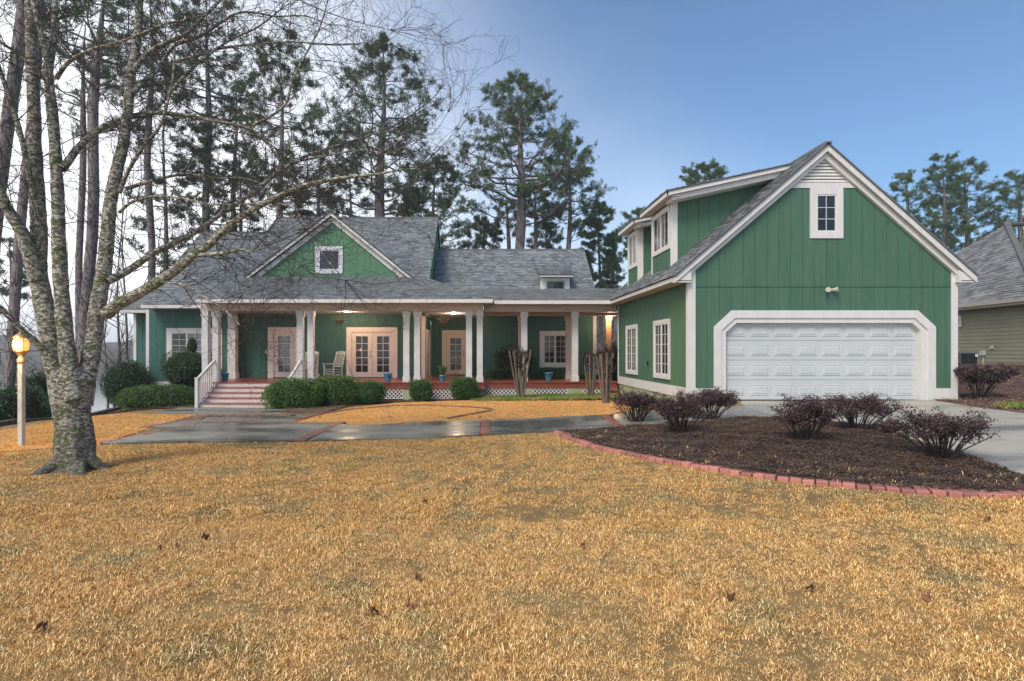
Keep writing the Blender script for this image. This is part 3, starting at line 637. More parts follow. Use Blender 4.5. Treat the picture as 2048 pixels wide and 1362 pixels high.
# right section
S3 = .177
roof_plane(house, (0, 20.46, 1.87), (1, 0, 0), (0, 1, S3), [(-2.05, 0), (7.4, 0), (7.4, vlen(6.34, S3)), (-2.05, vlen(6.34, S3))])
roof_plane(house, (0, 26.8, 2.992), (1, 0, 0), (0, 1, .88), [(-2.1, 0), (5.65, 0), (5.65, vlen(2.7, .88)), (-2.1, vlen(2.7, .88))])
roof_plane(house, (0, 29.5, 5.368), (1, 0, 0), (0, 1, -.88), [(-2.1, 0), (5.65, 0), (5.65, 4), (-2.1, 4)], shingles=False)
roof_plane(house, (0, 26.8, 2.99), (1, 0, 0), (0, 1, -.3), [(5.3, 0), (7.4, 0), (7.4, 3), (5.3, 3)], shingles=False)
MB().box(-2.1, 5.65, 29.42, 29.58, 5.34, 5.40).build('ridge_cap', shing, house)
# little dormer
dmx0, dmx1 = fx(1081, 26.6), fx(1139.3, 26.6)
dm = MB().box(dmx0, dmx1, 26.6, 26.7, 2.9, 3.52).build('dormer', white, house); dm['label'] = 'small white dormer on the low right roof'
MB().prism([(26.7, 2.9), (26.7, 3.52), (28.2, 4.1), (28.2, 3.9)], dmx0, dmx0 + .05, ax=0).prism([(26.7, 2.9), (26.7, 3.52), (28.2, 4.1), (28.2, 3.9)], dmx1 - .05, dmx1, ax=0).build('cheek', greend, dm)
window(house, tf_front(26.6), fx(1093, 26.6), fx(1128.3, 26.6), 2.93, fz(562.5, 26.6), 1, 3, 2, casing=.035, trim=mat('dormer_sash', (.15, .2, .17), rough=.5))
MB().box(dmx0 - .1, dmx1 + .1, 26.2, 26.24, 3.5, 3.6).build('fascia', white, dm)
roof_plane(house, (0, 26.18, 3.6), (1, 0, 0), (0, 1, .36), [(dmx0 - .12, 0), (dmx1 + .12, 0), (dmx1 + .12, vlen(2.3, .36)), (dmx0 - .12, vlen(2.3, .36))])
# big front gable
YG = 24.4; ax_, az_ = fx(661.5, YG), fz(423, 24.1); gl, gr = fx(490, YG), fx(822.5, YG); gz = 3.24
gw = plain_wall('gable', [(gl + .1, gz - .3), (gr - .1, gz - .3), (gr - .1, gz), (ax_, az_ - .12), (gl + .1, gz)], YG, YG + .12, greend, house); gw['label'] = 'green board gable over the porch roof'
zh = lambda x: gz + (az_ - .1 - gz) * (1 - abs(x - ax_) / ((ax_ - gl) if x < ax_ else (gr - ax_))) - .05
gw0, gw1, gwz0, gwz1 = fx(631, YG), fx(686, YG), fz(547, YG), fz(493, YG)
boards(gw, tf_front(YG), gl + .1, gr - .1, gz - .02, zh, greend, holes=[(gw0 + .05, gw1 - .05, gwz0 + .05, gwz1 - .05)], brk=(ax_,))
window(house, tf_front(YG), gw0, gw1, gwz0, gwz1, 1, 1, 1, casing=.16, trim=mat('bright_trim', (.78, .78, .82), rough=.5))
def rake(parent, Y, xa, za, xb, zb, v0, v1, t, name='rake_board', m=white):
    MB().add([(xa, Y, za - v0), (xb, Y, zb - v0), (xb, Y, zb - v1), (xa, Y, za - v1), (xa, Y + t, za - v0), (xb, Y + t, zb - v0), (xb, Y + t, zb - v1), (xa, Y + t, za - v1)],
             [(0, 1, 2, 3), (4, 7, 6, 5), (0, 4, 5, 1), (1, 5, 6, 2), (2, 6, 7, 3), (3, 7, 4, 0)]).build(name, m, parent)
for s_, xe in ((-1, fx(488, 24.1)), (1, fx(824.5, 24.1))):
    apx = fx(661.5, 24.1)
    rake(house, 24.1, apx, az_, xe, fz(554.5, 24.1), .0, .17, .04)
    rake(house, 24.3, apx, az_ - .1, xe + .25 * -s_, fz(554, 24.1) + .16 - .1, .07, .30, .07)
    # gable roof plane
    dx = xe - apx; sl_ = (az_ - fz(554.5, 24.1)) / abs(dx)
    U = (0, 1, 0); V = (-s_, 0, sl_); V = Vector((-s_ * 1.0, 0, sl_))
    o_ = (xe, 24.06, fz(554.5, 24.1) + .02)
    L_ = abs(dx) * math.hypot(1, sl_)
    roof_plane(house, o_, U, V, [(0, 0), (.6, 0), (4.4, L_), (0, L_)], thick=.04)
chm = MB().box(-10.1, -9.35, 31.3, 32.0, 3, 7.6).build('chimney', mat('chimney_stucco', (.3, .27, .22), rough=.9), house)
MB().box(-10.25, -9.2, 31.15, 32.15, 7.75, 7.85).box(-10.0, -9.45, 31.4, 31.9, 7.6, 7.75).lathe((-9.72, 31.65, 7.85), [(.45, 0), (.3, .12), (.0, .18)], 8).build('chimney_cap', metald, chm)

# ------------------------------------------------------------------ THE GARAGE
GA = empty('garage', (8.6, 17, -1.3), 'green two storey garage with a wide white door and shed dormers', 'garage')
XL, XR_, YF, YB = 5.3, 11.975, 14.0, 20.98
pgx = lambda p: (p - CX) / 80.0; pgz = lambda p: (CY - p) / 80.0
RX, RZ, EL, ER, EZ = 8.65, 5.12, 4.88, 12.33, 1.87
slL = (RZ - EZ) / (RX - EL); slR = (RZ - EZ) / (ER - RX)
roofz = lambda x: RZ - (RX - x) * slL if x < RX else RZ - (x - RX) * slR
topz = lambda x: roofz(x) - .12
BJ = 1.61
dl, dr_, dt = pgx(1426.6), pgx(1869), pgz(621)
ol, orr, ot = pgx(1451), pgx(1840), pgz(644)
fw = MB().prism([(XL, -2.2), (ol - .02, -2.2), (ol - .02, ot), (orr + .02, ot), (orr + .02, -2.2), (XR_, -2.2), (XR_, topz(XR_)), (RX, topz(RX)), (XL, topz(XL))], YF, YF + .14).build('wall', green, GA)
fw['label'] = 'green gable front of the garage'
ux = [pgx(1618.5), pgx(1684.5), pgz(477), pgz(376)]
boards(fw, tf_front(YF), XL + .15, XR_ - .14, BJ + .006, lambda x: min(topz(x) - .1, pgz(370)), green, pitch=.298, brk=(RX - (RZ - .22 - pgz(370)) / slL, RX + (RZ - .22 - pgz(370)) / slR), holes=[(ux[0] + .04, ux[1] - .04, ux[2] + .04, 9)])
boards(fw, tf_front(YF), XL + .15, XR_ - .14, pgz(778), BJ - .006, green, pitch=.298, holes=[(dl + .02, dl + .45, -9, dt - .38), (dr_ - .45, dr_ - .02, -9, dt - .38), (dl + .45, dr_ - .45, -9, dt - .1)])
MB(tf_front(YF)).box(XL + .15, XR_ - .14, .0, .02, BJ - .006, BJ + .006).build('joint_strip', dark, fw)
# trims
MB(tf_front(YF)).box(XL - .03, XL + .15, 0, .035, -1.24, topz(XL + .1)).build('corner_board', white, GA)
MB(tf_front(YF)).box(XR_ - .14, XR_ + .02, 0, .035, -1.22, topz(XR_)).build('corner_board', white, GA)
MB(tf_left(XL)).box(YF, YF + .13, 0, .03, -1.24, 1.72).build('corner_board', white, GA)
for a_, b_ in ((XL + .15, dl + .1), (dr_ - .06, XR_ - .14)): MB(tf_front(YF)).box(a_, b_, 0, .045, -1.2, pgz(776.5)).build('skirt_board', white, GA)
# door surround: mitred boards, outer and inner layer
chx, chz = pgx(1462) - dl, dt - pgz(654)
def surround(inset, w_, w0, w1, name):
    l, r, t, c1, c2 = dl + inset, dr_ - inset, dt - inset, chx - inset * .586, chz - inset * .586
    O = [(l, -1.22), (l, t - c2), (l + c1, t), (r - c1, t), (r, t - c2), (r, -1.22)]
    k = w_ * .414; I = [(l + w_, -1.22), (l + w_, t - c2 - k), (l + c1 + k, t - w_), (r - c1 - k, t - w_), (r - w_, t - c2 - k), (r - w_, -1.22)]
    for i in range(5): MB(tf_front(YF)).prism([O[i], O[i + 1], I[i + 1], I[i]], w0, w1).build(name, white, GA)
surround(0, .19, 0, .05, 'door_casing'); surround(.19, .12, -.16, .018, 'door_jamb')
MB(tf_front(YF)).box(orr + .0, dr_ - .3, -.16, .015, -1.22, ot - .05).build('door_jamb', white, GA)
# filler behind the chamfered corners
MB().box(ol - .1, orr + .1, YF + .145, YF + .155, ot - .02, dt + .1).build('header', white, GA)
gd = MB().box(ol - .05, orr + .05, YF + .14, YF + .16, -1.22, ot + .02).build('garage_door', gdoor, GA); gd['label'] = 'white sectional door with four rows of eight raised panels'
rows = [pgz(800.5), pgz(760.5), pgz(720.5), pgz(681), pgz(642)]
# section scale: plane lies .14 m behind the wall front
for j in range(4):
    z0, z1 = rows[j] + .004, rows[j + 1] - .004
    MB().box(ol, orr, YF + .115, YF + .14, z0, z1).build('door_section', gdoor, gd, bevel=.006)
    for i in range(8):
        cx_ = ol + (i + .5) * (orr - .03 - ol) / 8; hw, hh = .235, .135; zc = (z0 + z1) / 2
        b = MB(tf_front(YF + .115))
        def ringq(a, ya, c, yb):
            A = [(cx_ - hw + a, ya, zc - hh + a), (cx_ + hw - a, ya, zc - hh + a), (cx_ + hw - a, ya, zc + hh - a), (cx_ - hw + a, ya, zc + hh - a)]
            B = [(cx_ - hw + c, yb, zc - hh + c), (cx_ + hw - c, yb, zc - hh + c), (cx_ + hw - c, yb, zc + hh - c), (cx_ - hw + c, yb, zc + hh - c)]
            b.add(A + B, [(k, (k + 1) % 4, (k + 1) % 4 + 4, k + 4) for k in range(4)])
        ringq(0, .001, .012, .016); ringq(.012, .016, .026, .004); ringq(.026, .004, .05, .018)
        b.add([(cx_ - hw + .05, .018, zc - hh + .05), (cx_ + hw - .05, .018, zc - hh + .05), (cx_ + hw - .05, .018, zc + hh - .05), (cx_ - hw + .05, .018, zc + hh - .05)], [(0, 1, 2, 3)])
        b.build('door_panel', gdoor, gd)
MB().box(ol, orr, YF + .11, YF + .15, -1.24, -1.215).build('bottom_seal', metald, gd)
# louvre and upper window
lz0, lz1 = pgz(366), pgz(313)
lw = lambda z: (lz1 + .06 - z) / ((slL + slR) / 2)
lv_ = MB().prism([(RX - lw(lz0) , lz0), (RX + lw(lz0), lz0), (RX, lz1 + .06)], YF - .01, YF - .004).build('louvre', dark, GA); lv_['label'] = 'triangular louvred vent under the peak'
nl = 8
for k in range(nl):
    z = lz0 + .02 + k * (lz1 - lz0 - .02) / nl; hw = lw(z + .02)
    if hw < .04: continue
    MB().add([(RX - hw, YF - .03, z), (RX + hw, YF - .03, z), (RX + hw, YF - .012, z + .055), (RX - hw, YF - .012, z + .055), (RX - hw, YF - .022, z - .008), (RX + hw, YF - .022, z - .008), (RX + hw, YF - .004, z + .047), (RX - hw, YF - .004, z + .047)],
             [(0, 1, 2, 3), (4, 7, 6, 5), (0, 4, 5, 1), (1, 5, 6, 2), (2, 6, 7, 3), (3, 7, 4, 0)]).build('louvre_slat', white, lv_)
zb_ = pgz(376.5); hwb = lambda z: (RZ - .3 - z)
MB(tf_front(YF)).prism([(RX - (RZ - .34 - zb_) / slL, zb_), (RX + (RZ - .34 - zb_) / slR, zb_), (RX + (RZ - .34 - lz0) / slR, lz0), (RX - (RZ - .34 - lz0) / slL, lz0)], 0, .036).build('frieze_board', white, GA)
window(GA, tf_front(YF), ux[0], ux[1], ux[2], zb_ - .003, 1, 2, 3, casing=.16)
# rake boards
for xe, s_ in ((EL, -1), (ER, 1)):
    rake(GA, 13.8, RX, RZ, xe, EZ, .015, .17, .04)
    rake(GA, 13.9, RX, RZ, xe - s_ * .28, EZ + .28 * (slL if s_ < 0 else slR), .12, .32, .098)
    MB().prism([(xe, EZ - .16), (xe - s_ * .42, EZ - .16), (xe - s_ * .42, EZ + .14), (xe - s_ * .02, EZ - .04)], 13.84, 13.98).build('cornice_return', white, GA)
gl_ = roof_plane(GA, (EL - .03, 13.76, EZ - .0), (0, 1, 0), Vector((1, 0, slL)), [(0, 0), (7.6, 0), (7.6, (RX - EL + .03) * math.hypot(1, slL)), (0, (RX - EL + .03) * math.hypot(1, slL))], thick=.03)
gl_['label'] = 'left slope of the garage roof'
roof_plane(GA, (ER + .03, 13.76, EZ), (0, 1, 0), Vector((-1, 0, slR)), [(0, 0), (7.6, 0), (7.6, (ER + .03 - RX) * math.hypot(1, slR)), (0, (ER + .03 - RX) * math.hypot(1, slR))], thick=.03, shingles=False, base=shing)
MB().box(RX - .08, RX + .08, 13.76, 21.3, RZ - .03, RZ + .05).build('ridge_cap', shing, GA)
MB().box(EL, EL + .03, 13.84, 20.5, EZ - .125, EZ - .01).build('fascia', white, GA)
MB().box(EL + .03, XL, 13.84, 20.98, EZ - .13, EZ - .11).build('soffit', beam, GA)
MB().box(XR_, ER - .03, 13.84, 20.98, EZ - .13, EZ - .11).box(ER - .03, ER, 13.84, 20.98, EZ - .125, EZ - .01).build('soffit', beam, GA)
# side wall
sw = plain_wall('wall', [(YF + .14, -.9), (YB, -.9), (YB, 1.75), (YF + .14, 1.75)], XL + .012, XL + .15, green, GA, ax=0); sw['label'] = 'green side wall facing the porch'
sww = [(15.34, 16.72), (18.46, 19.82)]
boards(sw, tf_left(XL + .012), YF + .14, YB - .06, -.915, 1.36, lambda u: mossy if u < 15.2 else green, pitch=.3, holes=[(a + .05, b - .05, -.72, .86) for a, b in sww])
boards(sw, tf_left(XL + .012), YF + .14, YB - .06, 1.37, 1.73, green, pitch=.3)
for a, b in sww: window(GA, tf_left(XL), a, b, -.77, .905, 2, 2, 5, casing=.11)
MB(tf_left(XL)).box(YF + .13, YB, 0, .03, -1.19, -.918).build('skirt_board', white, GA)
MB(tf_left(XL)).box(YB - .06, YB + .02, 0, .028, -.916, 1.72).build('corner_board', white, GA)
plain_wall('foundation', [(YF + .1, -2.3), (YB, -2.3), (YB, -1.19), (YF + .1, -1.19)], XL - .0, XL + .15, stucco, GA, ax=0)
plain_wall('wall', [(XL, -2.3), (XR_, -2.3), (XR_, 1.8), (RX, 5), (XL, 1.8)], YB - .14, YB - .02, green, GA)
plain_wall('wall', [(YF + .15, -2), (YB, -2), (YB, 1.8), (YF + .15, 1.8)], XR_ - .14, XR_, green, GA, ax=0)
MB(tf_left(XL + .0)).box(17.3, 17.36, .01, .04, -.42, -.3).build('hose_bib', metald, GA)
# shed dormers
def shed(y0, y1, yr0, yr1, label):
    xd = 5.44; zt = 4.27; ze = 4.34
    sl2 = (RZ - .02 - ze) / (RX - 5.13); zr = lambda x: ze + (x - 5.13) * sl2
    d = MB().prism([(xd, topz(xd) - .1), (xd, zr(xd) - .06), (RX, zr(RX) - .06)], y0, y0 + .1).build('dormer', green, GA); d['label'] = label
    MB().box(xd, xd + .1, y0, y1, 2.0, zr(xd) - .06).build('front_wall', green, d)
    MB().prism([(xd, topz(xd)), (xd, zr(xd) - .06), (RX, zr(RX) - .06)], y1 - .1, y1).build('side_wall', green, d)
    boards(d, tf_front(y0), xd + .16, RX - .25, lambda x: roofz(x) - .06, lambda x: zr(x) - .1, green, pitch=.3)
    boards(d, tf_left(xd), y0, y1, roofz(xd) - .05, 2.9, green, pitch=.3)
    MB(tf_front(y0)).box(xd - .02, xd + .17, 0, .035, roofz(xd) - .05, zr(xd) - .08).build('corner_board', white, d)
    MB(tf_left(xd)).box(y1 - .06, y1 + .02, 0, .03, roofz(xd) - .05, zr(xd) - .08).build('corner_board', white, d)
    rake(d, yr0, 5.13, ze, RX - .02, zr(RX - .02), .015, .13, .03)
    rake(d, yr0 + .1, 5.3, zr(5.3), RX - .1, zr(RX - .1), .1, .27, y0 - yr0 - .12)
    MB().box(5.13, 5.16, yr0, yr1, ze - .14, ze - .01).build('fascia', white, d)
    MB().box(5.16, xd, yr0 + .03, yr1, ze - .13, ze - .11).build('soffit', beam, d)
    roof_plane(GA, (5.11, yr0 - .03, ze), (0, 1, 0), Vector((1, 0, sl2)), [(0, 0), (yr1 - yr0 + .05, 0), (yr1 - yr0 + .05, (RX - 5.11) * math.hypot(1, sl2)), (0, (RX - 5.11) * math.hypot(1, sl2))], thick=.03)
    window(GA, tf_left(xd), y0 + .04, y1 - .08, 2.9, 4.13, 2, 2, 1, casing=.1, gm=lambda k, i, j: glassb if (k + i) % 2 else glass)
shed(15.7, 17.36, 15.1, 17.62, 'larger shed dormer near the front of the garage roof')
shed(18.92, 20.1, 18.35, 20.35, 'smaller shed dormer further back on the garage roof')
# floodlight
fl = MB(); fxp, fzp = pgx(1657), pgz(580)
fl.cyl((fxp, YF - .015, fzp), (fxp, YF - .05, fzp), .05, n=12); flo = fl.build('floodlight', mat('fixture_plastic', (.62, .58, .5), rough=.4), None, loc=(fxp, YF - .02, fzp))
tag(flo, 'twin headed beige floodlight on the green gable above the garage door', 'floodlight')
for s_, dd in ((-1, (-.35, -.9, -.1)), (1, (.7, -.7, .05))):
    d_ = Vector(dd).normalized(); p0 = Vector((fxp + s_ * .04, YF - .06, fzp)); p1 = p0 + Vector((s_ * .05, -.05, 0))
    MB().cyl(p0, p1, .014).cyl(p1 - d_ * .05, p1 + d_ * .02, .035, .05, 12).cyl(p1 + d_ * .02, p1 + d_ * .07, .05, .062, 12).build('lamp_head', MAT['fixture_plastic'], flo)

# ------------------------------------------------------------------ NEIGHBOUR HOUSE
NB = empty('neighbour_house', (24, 26, -.6), 'grey hip roofed house with olive lap siding behind the garage on the right', 'house')
C1, C0, AP = Vector((21.7, 21.6, 2.11)), Vector((23.2, 35.3, 2.11)), Vector((26.4, 27.9, 6.35))
def tri_roof(a, b, ap, parent):
    U = (b - a).normalized(); nrm = U.cross(ap - a).normalized(); V = nrm.cross(U)
    q = [(0, 0), ((b - a).length, 0), ((ap - a).dot(U), (ap - a).dot(V))]
    if V.z < 0: V = -V; q[2] = (q[2][0], -q[2][1])
    return roof_plane(parent, a, U, V, q, m=shingn, wid=.36, row=.15)
tri_roof(C1, C0, AP, NB)
C2 = Vector((33, 19.5, 2.11)); AP2 = Vector((32, 28, 6.35))
roof_plane(NB, C1, (C2 - C1).normalized(), (AP - C1).cross(C2 - C1).cross(C2 - C1) * -1 if False else Vector((.12, 1, .7)), [(0, 0), (11.4, 0), (7, 8), (4.5, 8)], shingles=False)
MB().cyl(C1 + Vector((0, 0, .04)), AP + Vector((0, 0, .04)), .12, n=6).cyl(AP, AP + Vector((6, .3, 0)), .1, n=6).build('hip_cap', shingn, NB)
nu = (C0 - C1).normalized(); nn_ = Vector((-nu.y, nu.x, 0)); nn_ = nn_ if nn_.x < 0 else -nn_
olive = mat('olive_lap_siding', (.26, .26, .18), (.22, .22, .155), scale=1, rough=.7, bump=.1, bscale=30, rnd=.03)
wb = [C1 - nn_ * .5 + nu * .5, C0 - nn_ * .5]
nwall = MB().add([tuple(Vector((p.x, p.y, z))) for z in (-1.2, 2.05) for p in (wb[0], wb[1], wb[1] - nn_ * .2, wb[0] - nn_ * .2)], [(0, 1, 5, 4), (2, 3, 7, 6), (0, 3, 7, 4), (1, 2, 6, 5), (4, 5, 6, 7)]).build('wall', olive, NB)
for k in range(18):
    z = -.95 + k * .165
    b = MB(); a_, c_ = wb[0], wb[1]
    b.add([tuple(a_ + nn_ * .022 + Vector((0, 0, z - a_.z))), tuple(c_ + nn_ * .022 + Vector((0, 0, z - c_.z))), tuple(c_ + nn_ * .008 + Vector((0, 0, z + .16 - c_.z))), tuple(a_ + nn_ * .008 + Vector((0, 0, z + .16 - a_.z))),
           tuple(a_ + nn_ * .002 + Vector((0, 0, z - a_.z))), tuple(c_ + nn_ * .002 + Vector((0, 0, z - c_.z)))], [(0, 1, 2, 3), (4, 5, 1, 0)]).build('siding_board', olive, nwall)
tanm = mat('gutter_tan', (.42, .38, .31), rough=.5)
for off, z0, z1 in ((.06, 2.0, 2.12), (-.02, 1.9, 1.99)):
    a_, c_ = C1 + nn_ * off, C0 + nn_ * off
    MB().add([(p.x, p.y, z) for z in (z0, z1) for p in (a_, c_, c_ - nn_ * .1, a_ - nn_ * .1)], [(0, 1, 5, 4), (1, 2, 6, 5), (2, 3, 7, 6), (3, 0, 4, 7), (4, 5, 6, 7), (0, 3, 2, 1)]).build('gutter' if off > 0 else 'fascia', tanm, NB)
a_, c_ = C1 - nn_ * .05, C0 - nn_ * .05
MB().add([(p.x, p.y, 1.92) for p in (a_, c_, c_ - nn_ * .5, a_ - nn_ * .5)], [(0, 1, 2, 3)]).build('soffit', tanm, NB)
def onwall(t, z): p = wb[0] + (wb[1] - wb[0]) * t; return Vector((p.x, p.y, z))
def wall_at(px):                                  # parameter along the neighbour wall seen at a pixel column
    k = (px - CX) / F; d = wb[1] - wb[0]; return (k * wb[0].y - wb[0].x) / (d.x - k * d.y)
t_ = wall_at(1919); p = onwall(t_, 1.35); ang = math.atan2(nu.y, nu.x)
def wbox(pa, pb, z0, z1, w0, w1):
    a, b = onwall(wall_at(pa), 0), onwall(wall_at(pb), 0); return MB().add([(q.x, q.y, z) for z in (z0, z1) for q in (a + nn_ * w0, b + nn_ * w0, b + nn_ * w1, a + nn_ * w1)], [(0, 1, 5, 4), (1, 2, 6, 5), (2, 3, 7, 6), (3, 0, 4, 7), (4, 5, 6, 7), (0, 3, 2, 1)])
yw = onwall(wall_at(1919), 0).y
wn_ = wbox(1905, 1925, fz(654, yw), fz(631, yw), .03, .08).build('window', white, NB); wbox(1909, 1921, fz(649, yw), fz(638, yw), .081, .085).build('pane', glass, wn_)
yb_ = onwall(wall_at(1969), 0).y
ub = wbox(1965, 1973, fz(710.5, yb_), fz(701, yb_), .03, .13).build('meter_box', mat('grey_box', (.42, .47, .47), rough=.5), NB); wbox(1968, 1969.5, fz(728, yb_), fz(710.5, yb_), .03, .07).build('conduit', MAT['grey_box'], ub)
wbox(1983, 1989, fz(698, yb_), fz(691, yb_), .03, .08).build('outlet_box', MAT['grey_box'], NB)
# air conditioner
acx, acy = fx(1926, 22.6), 22.6; acz = fz(728, 22.6)
acg = mat('ac_grey', (.11, .12, .13), rough=.4, metal=.4)
ac = MB().box(acx - .36, acx + .33, acy - .3, acy + .3, acz - .05, acz + .47).build('air_conditioner', acg, None, loc=(acx, acy, acz), bevel=.02)
tag(ac, 'dark grey air conditioning unit beside the olive house wall', 'air conditioner')
for k in range(9): MB().box(acx - .32 + k * .07, acx - .29 + k * .07, acy - .325, acy - .3, acz + .02, acz + .42).build('grille_bar', metald, ac)
MB().box(acx + .2, acx + .3, acy - .335, acy - .325, acz + .3, acz + .4).build('rating_plate', white, ac)

# ------------------------------------------------------------------ LAMP POST
lp = G3(43, 893); s = lp.y / F
LPO = empty('lamp_post', lp, 'white garden lamp post with a lit yellow globe left of the bare tree', 'lamp post')
wp = mat('weathered_white_post', (.62, .58, .52), (.42, .40, .33), scale=3, rough=.7, bump=.3, bscale=40, lo=.45, hi=.75)
h0 = fz(718, lp.y) ; 
MB().box(lp.x - .041, lp.x + .041, lp.y - .041, lp.y + .041, lp.z - .1, h0).build('post', wp, LPO, bevel=.006)
MB().lathe((lp.x, lp.y, h0), [(.066, -.06), (.066, .0), (.045, .02), (.04, .06), (.07, .085), (.1, .12), (.115, .13)], 16).build('collar', mat('copper_fitting', (.45, .28, .16), rough=.4, metal=.5), LPO, smooth=True)
gc = h0 + .25; bulb = emis('lamp_glow', (1, .58, .16), .42)
MB().lathe((lp.x, lp.y, gc), [(.08, -.125), (.108, -.09), (.122, -.03), (.122, .04), (.105, .10), (.08, .125)], 20).build('globe', bulb, LPO, smooth=True)
MB().lathe((lp.x, lp.y, gc), [(.13, .112), (.12, .14), (.08, .18), (.045, .2), (.03, .225), (.04, .245), (.022, .27), (.0, .29)], 16).build('cap', MAT['copper_fitting'], LPO, smooth=True)
for k in range(6):
    a = k * math.pi / 3 + .3; pr_ = [(.085, -.125), (.114, -.09), (.129, -.03), (.129, .04), (.108, .108)]
    b = MB()
    for (r0, z0), (r1, z1) in zip(pr_, pr_[1:]): b.cyl((lp.x + r0 * math.cos(a), lp.y + r0 * math.sin(a), gc + z0), (lp.x + r1 * math.cos(a), lp.y + r1 * math.sin(a), gc + z1), .009, n=5)
    b.build('rib', MAT['copper_fitting'], LPO)
li = bpy.data.lights.new('lamp_light', 'POINT'); li.energy = 25; li.color = (1, .65, .25); li.shadow_soft_size = .12
lo_ = bpy.data.objects.new('lamp_light', li); C.objects.link(lo_); lo_.parent = LPO; lo_.location = Vector((lp.x, lp.y - .22, gc)) - lp
for nm, pos, en in (('porch_and_fill_light', (fx(908, 23.5), 23.5, 1.5), 36), ('breezeway_light', (5.42, 22.85, 1.4), 22), ('porch_and_fill_light', (-5.2, 22.3, 1.5), 48)):  # the left porch lamp is an added fill that lifts the shadows
    q = bpy.data.lights.new(nm, 'POINT'); q.energy = en; q.color = (1, .72, .48); q.shadow_soft_size = .06
    qo = bpy.data.objects.new(nm, q); C.objects.link(qo); qo.location = pos
    if nm == 'breezeway_light' or pos[0] < -4:
        MB().cyl((pos[0], pos[1], 1.6 if pos[0] < 0 else 1.56), (pos[0], pos[1], 1.585 if pos[0] < 0 else 1.545), .09, n=16).build('ceiling_light', MAT['lamp_disc'], house)  # disc over the left porch goes with the added fill

# ------------------------------------------------------------------ PORCH THINGS
def pot(px, Y, label, w_=.33, h=.3, plant=False):
    x = fx(px, Y); o = empty('flower_pot' if not plant else 'potted_plant', (x, Y, DK), label, 'pot' if not plant else 'potted plant')
    r = w_ / 2
    MB().lathe((x, Y, DK), [(0, 0), (r * .66, 0), (r * .7, .02), (r * .92, h * .85), (r, h * .87), (r * 1.02, h), (r * .9, h), (r * .86, h * .85), (0, h * .84)], 20).build('pot', bluepot, o, smooth=True)
    return o, x
pot(448, 21.25, 'blue glazed pot at the foot of the left porch columns by the steps', .37, .31)
pot(775.7, 21.1, 'blue glazed pot in front of the french doors', .34, .31)
po, pxx = pot(885, 21.1, 'blue pot with a leafy green plant in front of the recessed entry', .28, .24, True)
pot(1097.5, 21.3, 'blue glazed pot on the deck below the right hand casement window', .33, .33)
leafg = mat('leaf_green', (.05, .12, .02), (.09, .17, .03), scale=8, rough=.5, attr=.5)
def blades(n, c, r, h, w_, out=.6):
    V, F_, S = [], [], []
    for i in range(n):
        a = R.uniform(0, 6.28); l = h * R.uniform(.5, 1); o = out * R.uniform(.2, 1) * l; b0 = Vector((c[0] + R.uniform(-r, r), c[1] + R.uniform(-r, r), c[2])); d = Vector((math.cos(a), math.sin(a), 0)); sd_ = Vector((-d.y, d.x, 0)) * w_
        k = len(V); m_ = b0 + d * o * .4 + Vector((0, 0, l * .65)); e = b0 + d * o + Vector((0, 0, l)); V += [b0 - sd_ * .4, b0 + sd_ * .4, m_ + sd_, m_ - sd_, e]; F_ += [(k, k + 1, k + 2, k + 3), (k + 3, k + 2, k + 4, k + 4)]; S += [R.random()] * 5
    return V, [f for f in F_], S
def blade_obj(name, m, parent, args):
    V, F_, S = blades(*args); base = wloc(parent); V = [tuple(v - base) for v in V]
    T = []
    for f in F_:
        T.append(f[:3]); 
        if f[3] != f[2]: T.append((f[0], f[2], f[3]))
    return finish(name, arr_mesh(name, V, T, S), m, parent)
blade_obj('foliage', leafg, po, (120, (pxx, 21.1, DK + .22), .08, .42, .022, .7))
def basket(px, label):
    Y = 21.4; x = fx(px, Y); zc = fz(641, Y); o = empty('hanging_basket', (x, Y, zc - .13), label, 'hanging basket')
    MB().lathe((x, Y, zc), [(0, -.15), (.08, -.14), (.15, -.06), (.175, .02), (.16, .02), (0, .0)], 16).build('basket', mat('coir', (.34, .2, .12), (.22, .12, .07), scale=20, rough=.95, bump=.8, bscale=60), o, smooth=True)
    b = MB()
    for k in range(3): a = k * 2.09; b.cyl((x + .16 * math.cos(a), Y + .16 * math.sin(a), zc + .02), (x, Y, zc + .4), .004, n=4)
    b.cyl((x, Y, zc + .4), (x, Y, 1.6), .004, n=4); b.build('hanger', metald, o)
    n = 900; c = NR.normal(size=(n, 3)); c /= np.linalg.norm(c, axis=1)[:, None]; c[:, 2] = np.abs(c[:, 2]) * .75 - .15; c *= np.array([.24, .24, .16]) * NR.uniform(.7, 1.05, (n, 1)); c += (x, Y, zc + .06)
    V, F_, S = leafquads(c, .03); base = np.array(wloc(o)); nf = int(n * .45)
    finish('foliage', arr_mesh('foliage', V[:nf * 4] - base, F_[:nf], S[:nf * 4]), leafg, o)
    finish('flowers', arr_mesh('flowers', V[nf * 4:] - base, F_[:n - nf], S[nf * 4:]), mat('pale_petal', (.72, .7, .45), (.6, .6, .3), scale=20, rough=.7, attr=.25), o)
def leafquads(c, size, up=0, flat=None, jit=.5):
    n = len(c); a = NR.normal(size=(n, 3)); a /= np.linalg.norm(a, axis=1)[:, None]; b = NR.normal(size=(n, 3))
    if flat is not None: a = a * .9; b = b + 0
    b -= (a * b).sum(1)[:, None] * a; b /= np.linalg.norm(b, axis=1)[:, None]
    s = size * NR.uniform(1 - jit, 1 + jit * .6, (n, 1)); a = a * s; b = b * s * .55
    V = np.stack([c - a * .5, c + b * .5, c + a * .5, c - b * .5], 1).reshape(-1, 3); F_ = np.arange(4 * n).reshape(n, 4)
    return V, F_, np.repeat(NR.random(n), 4)
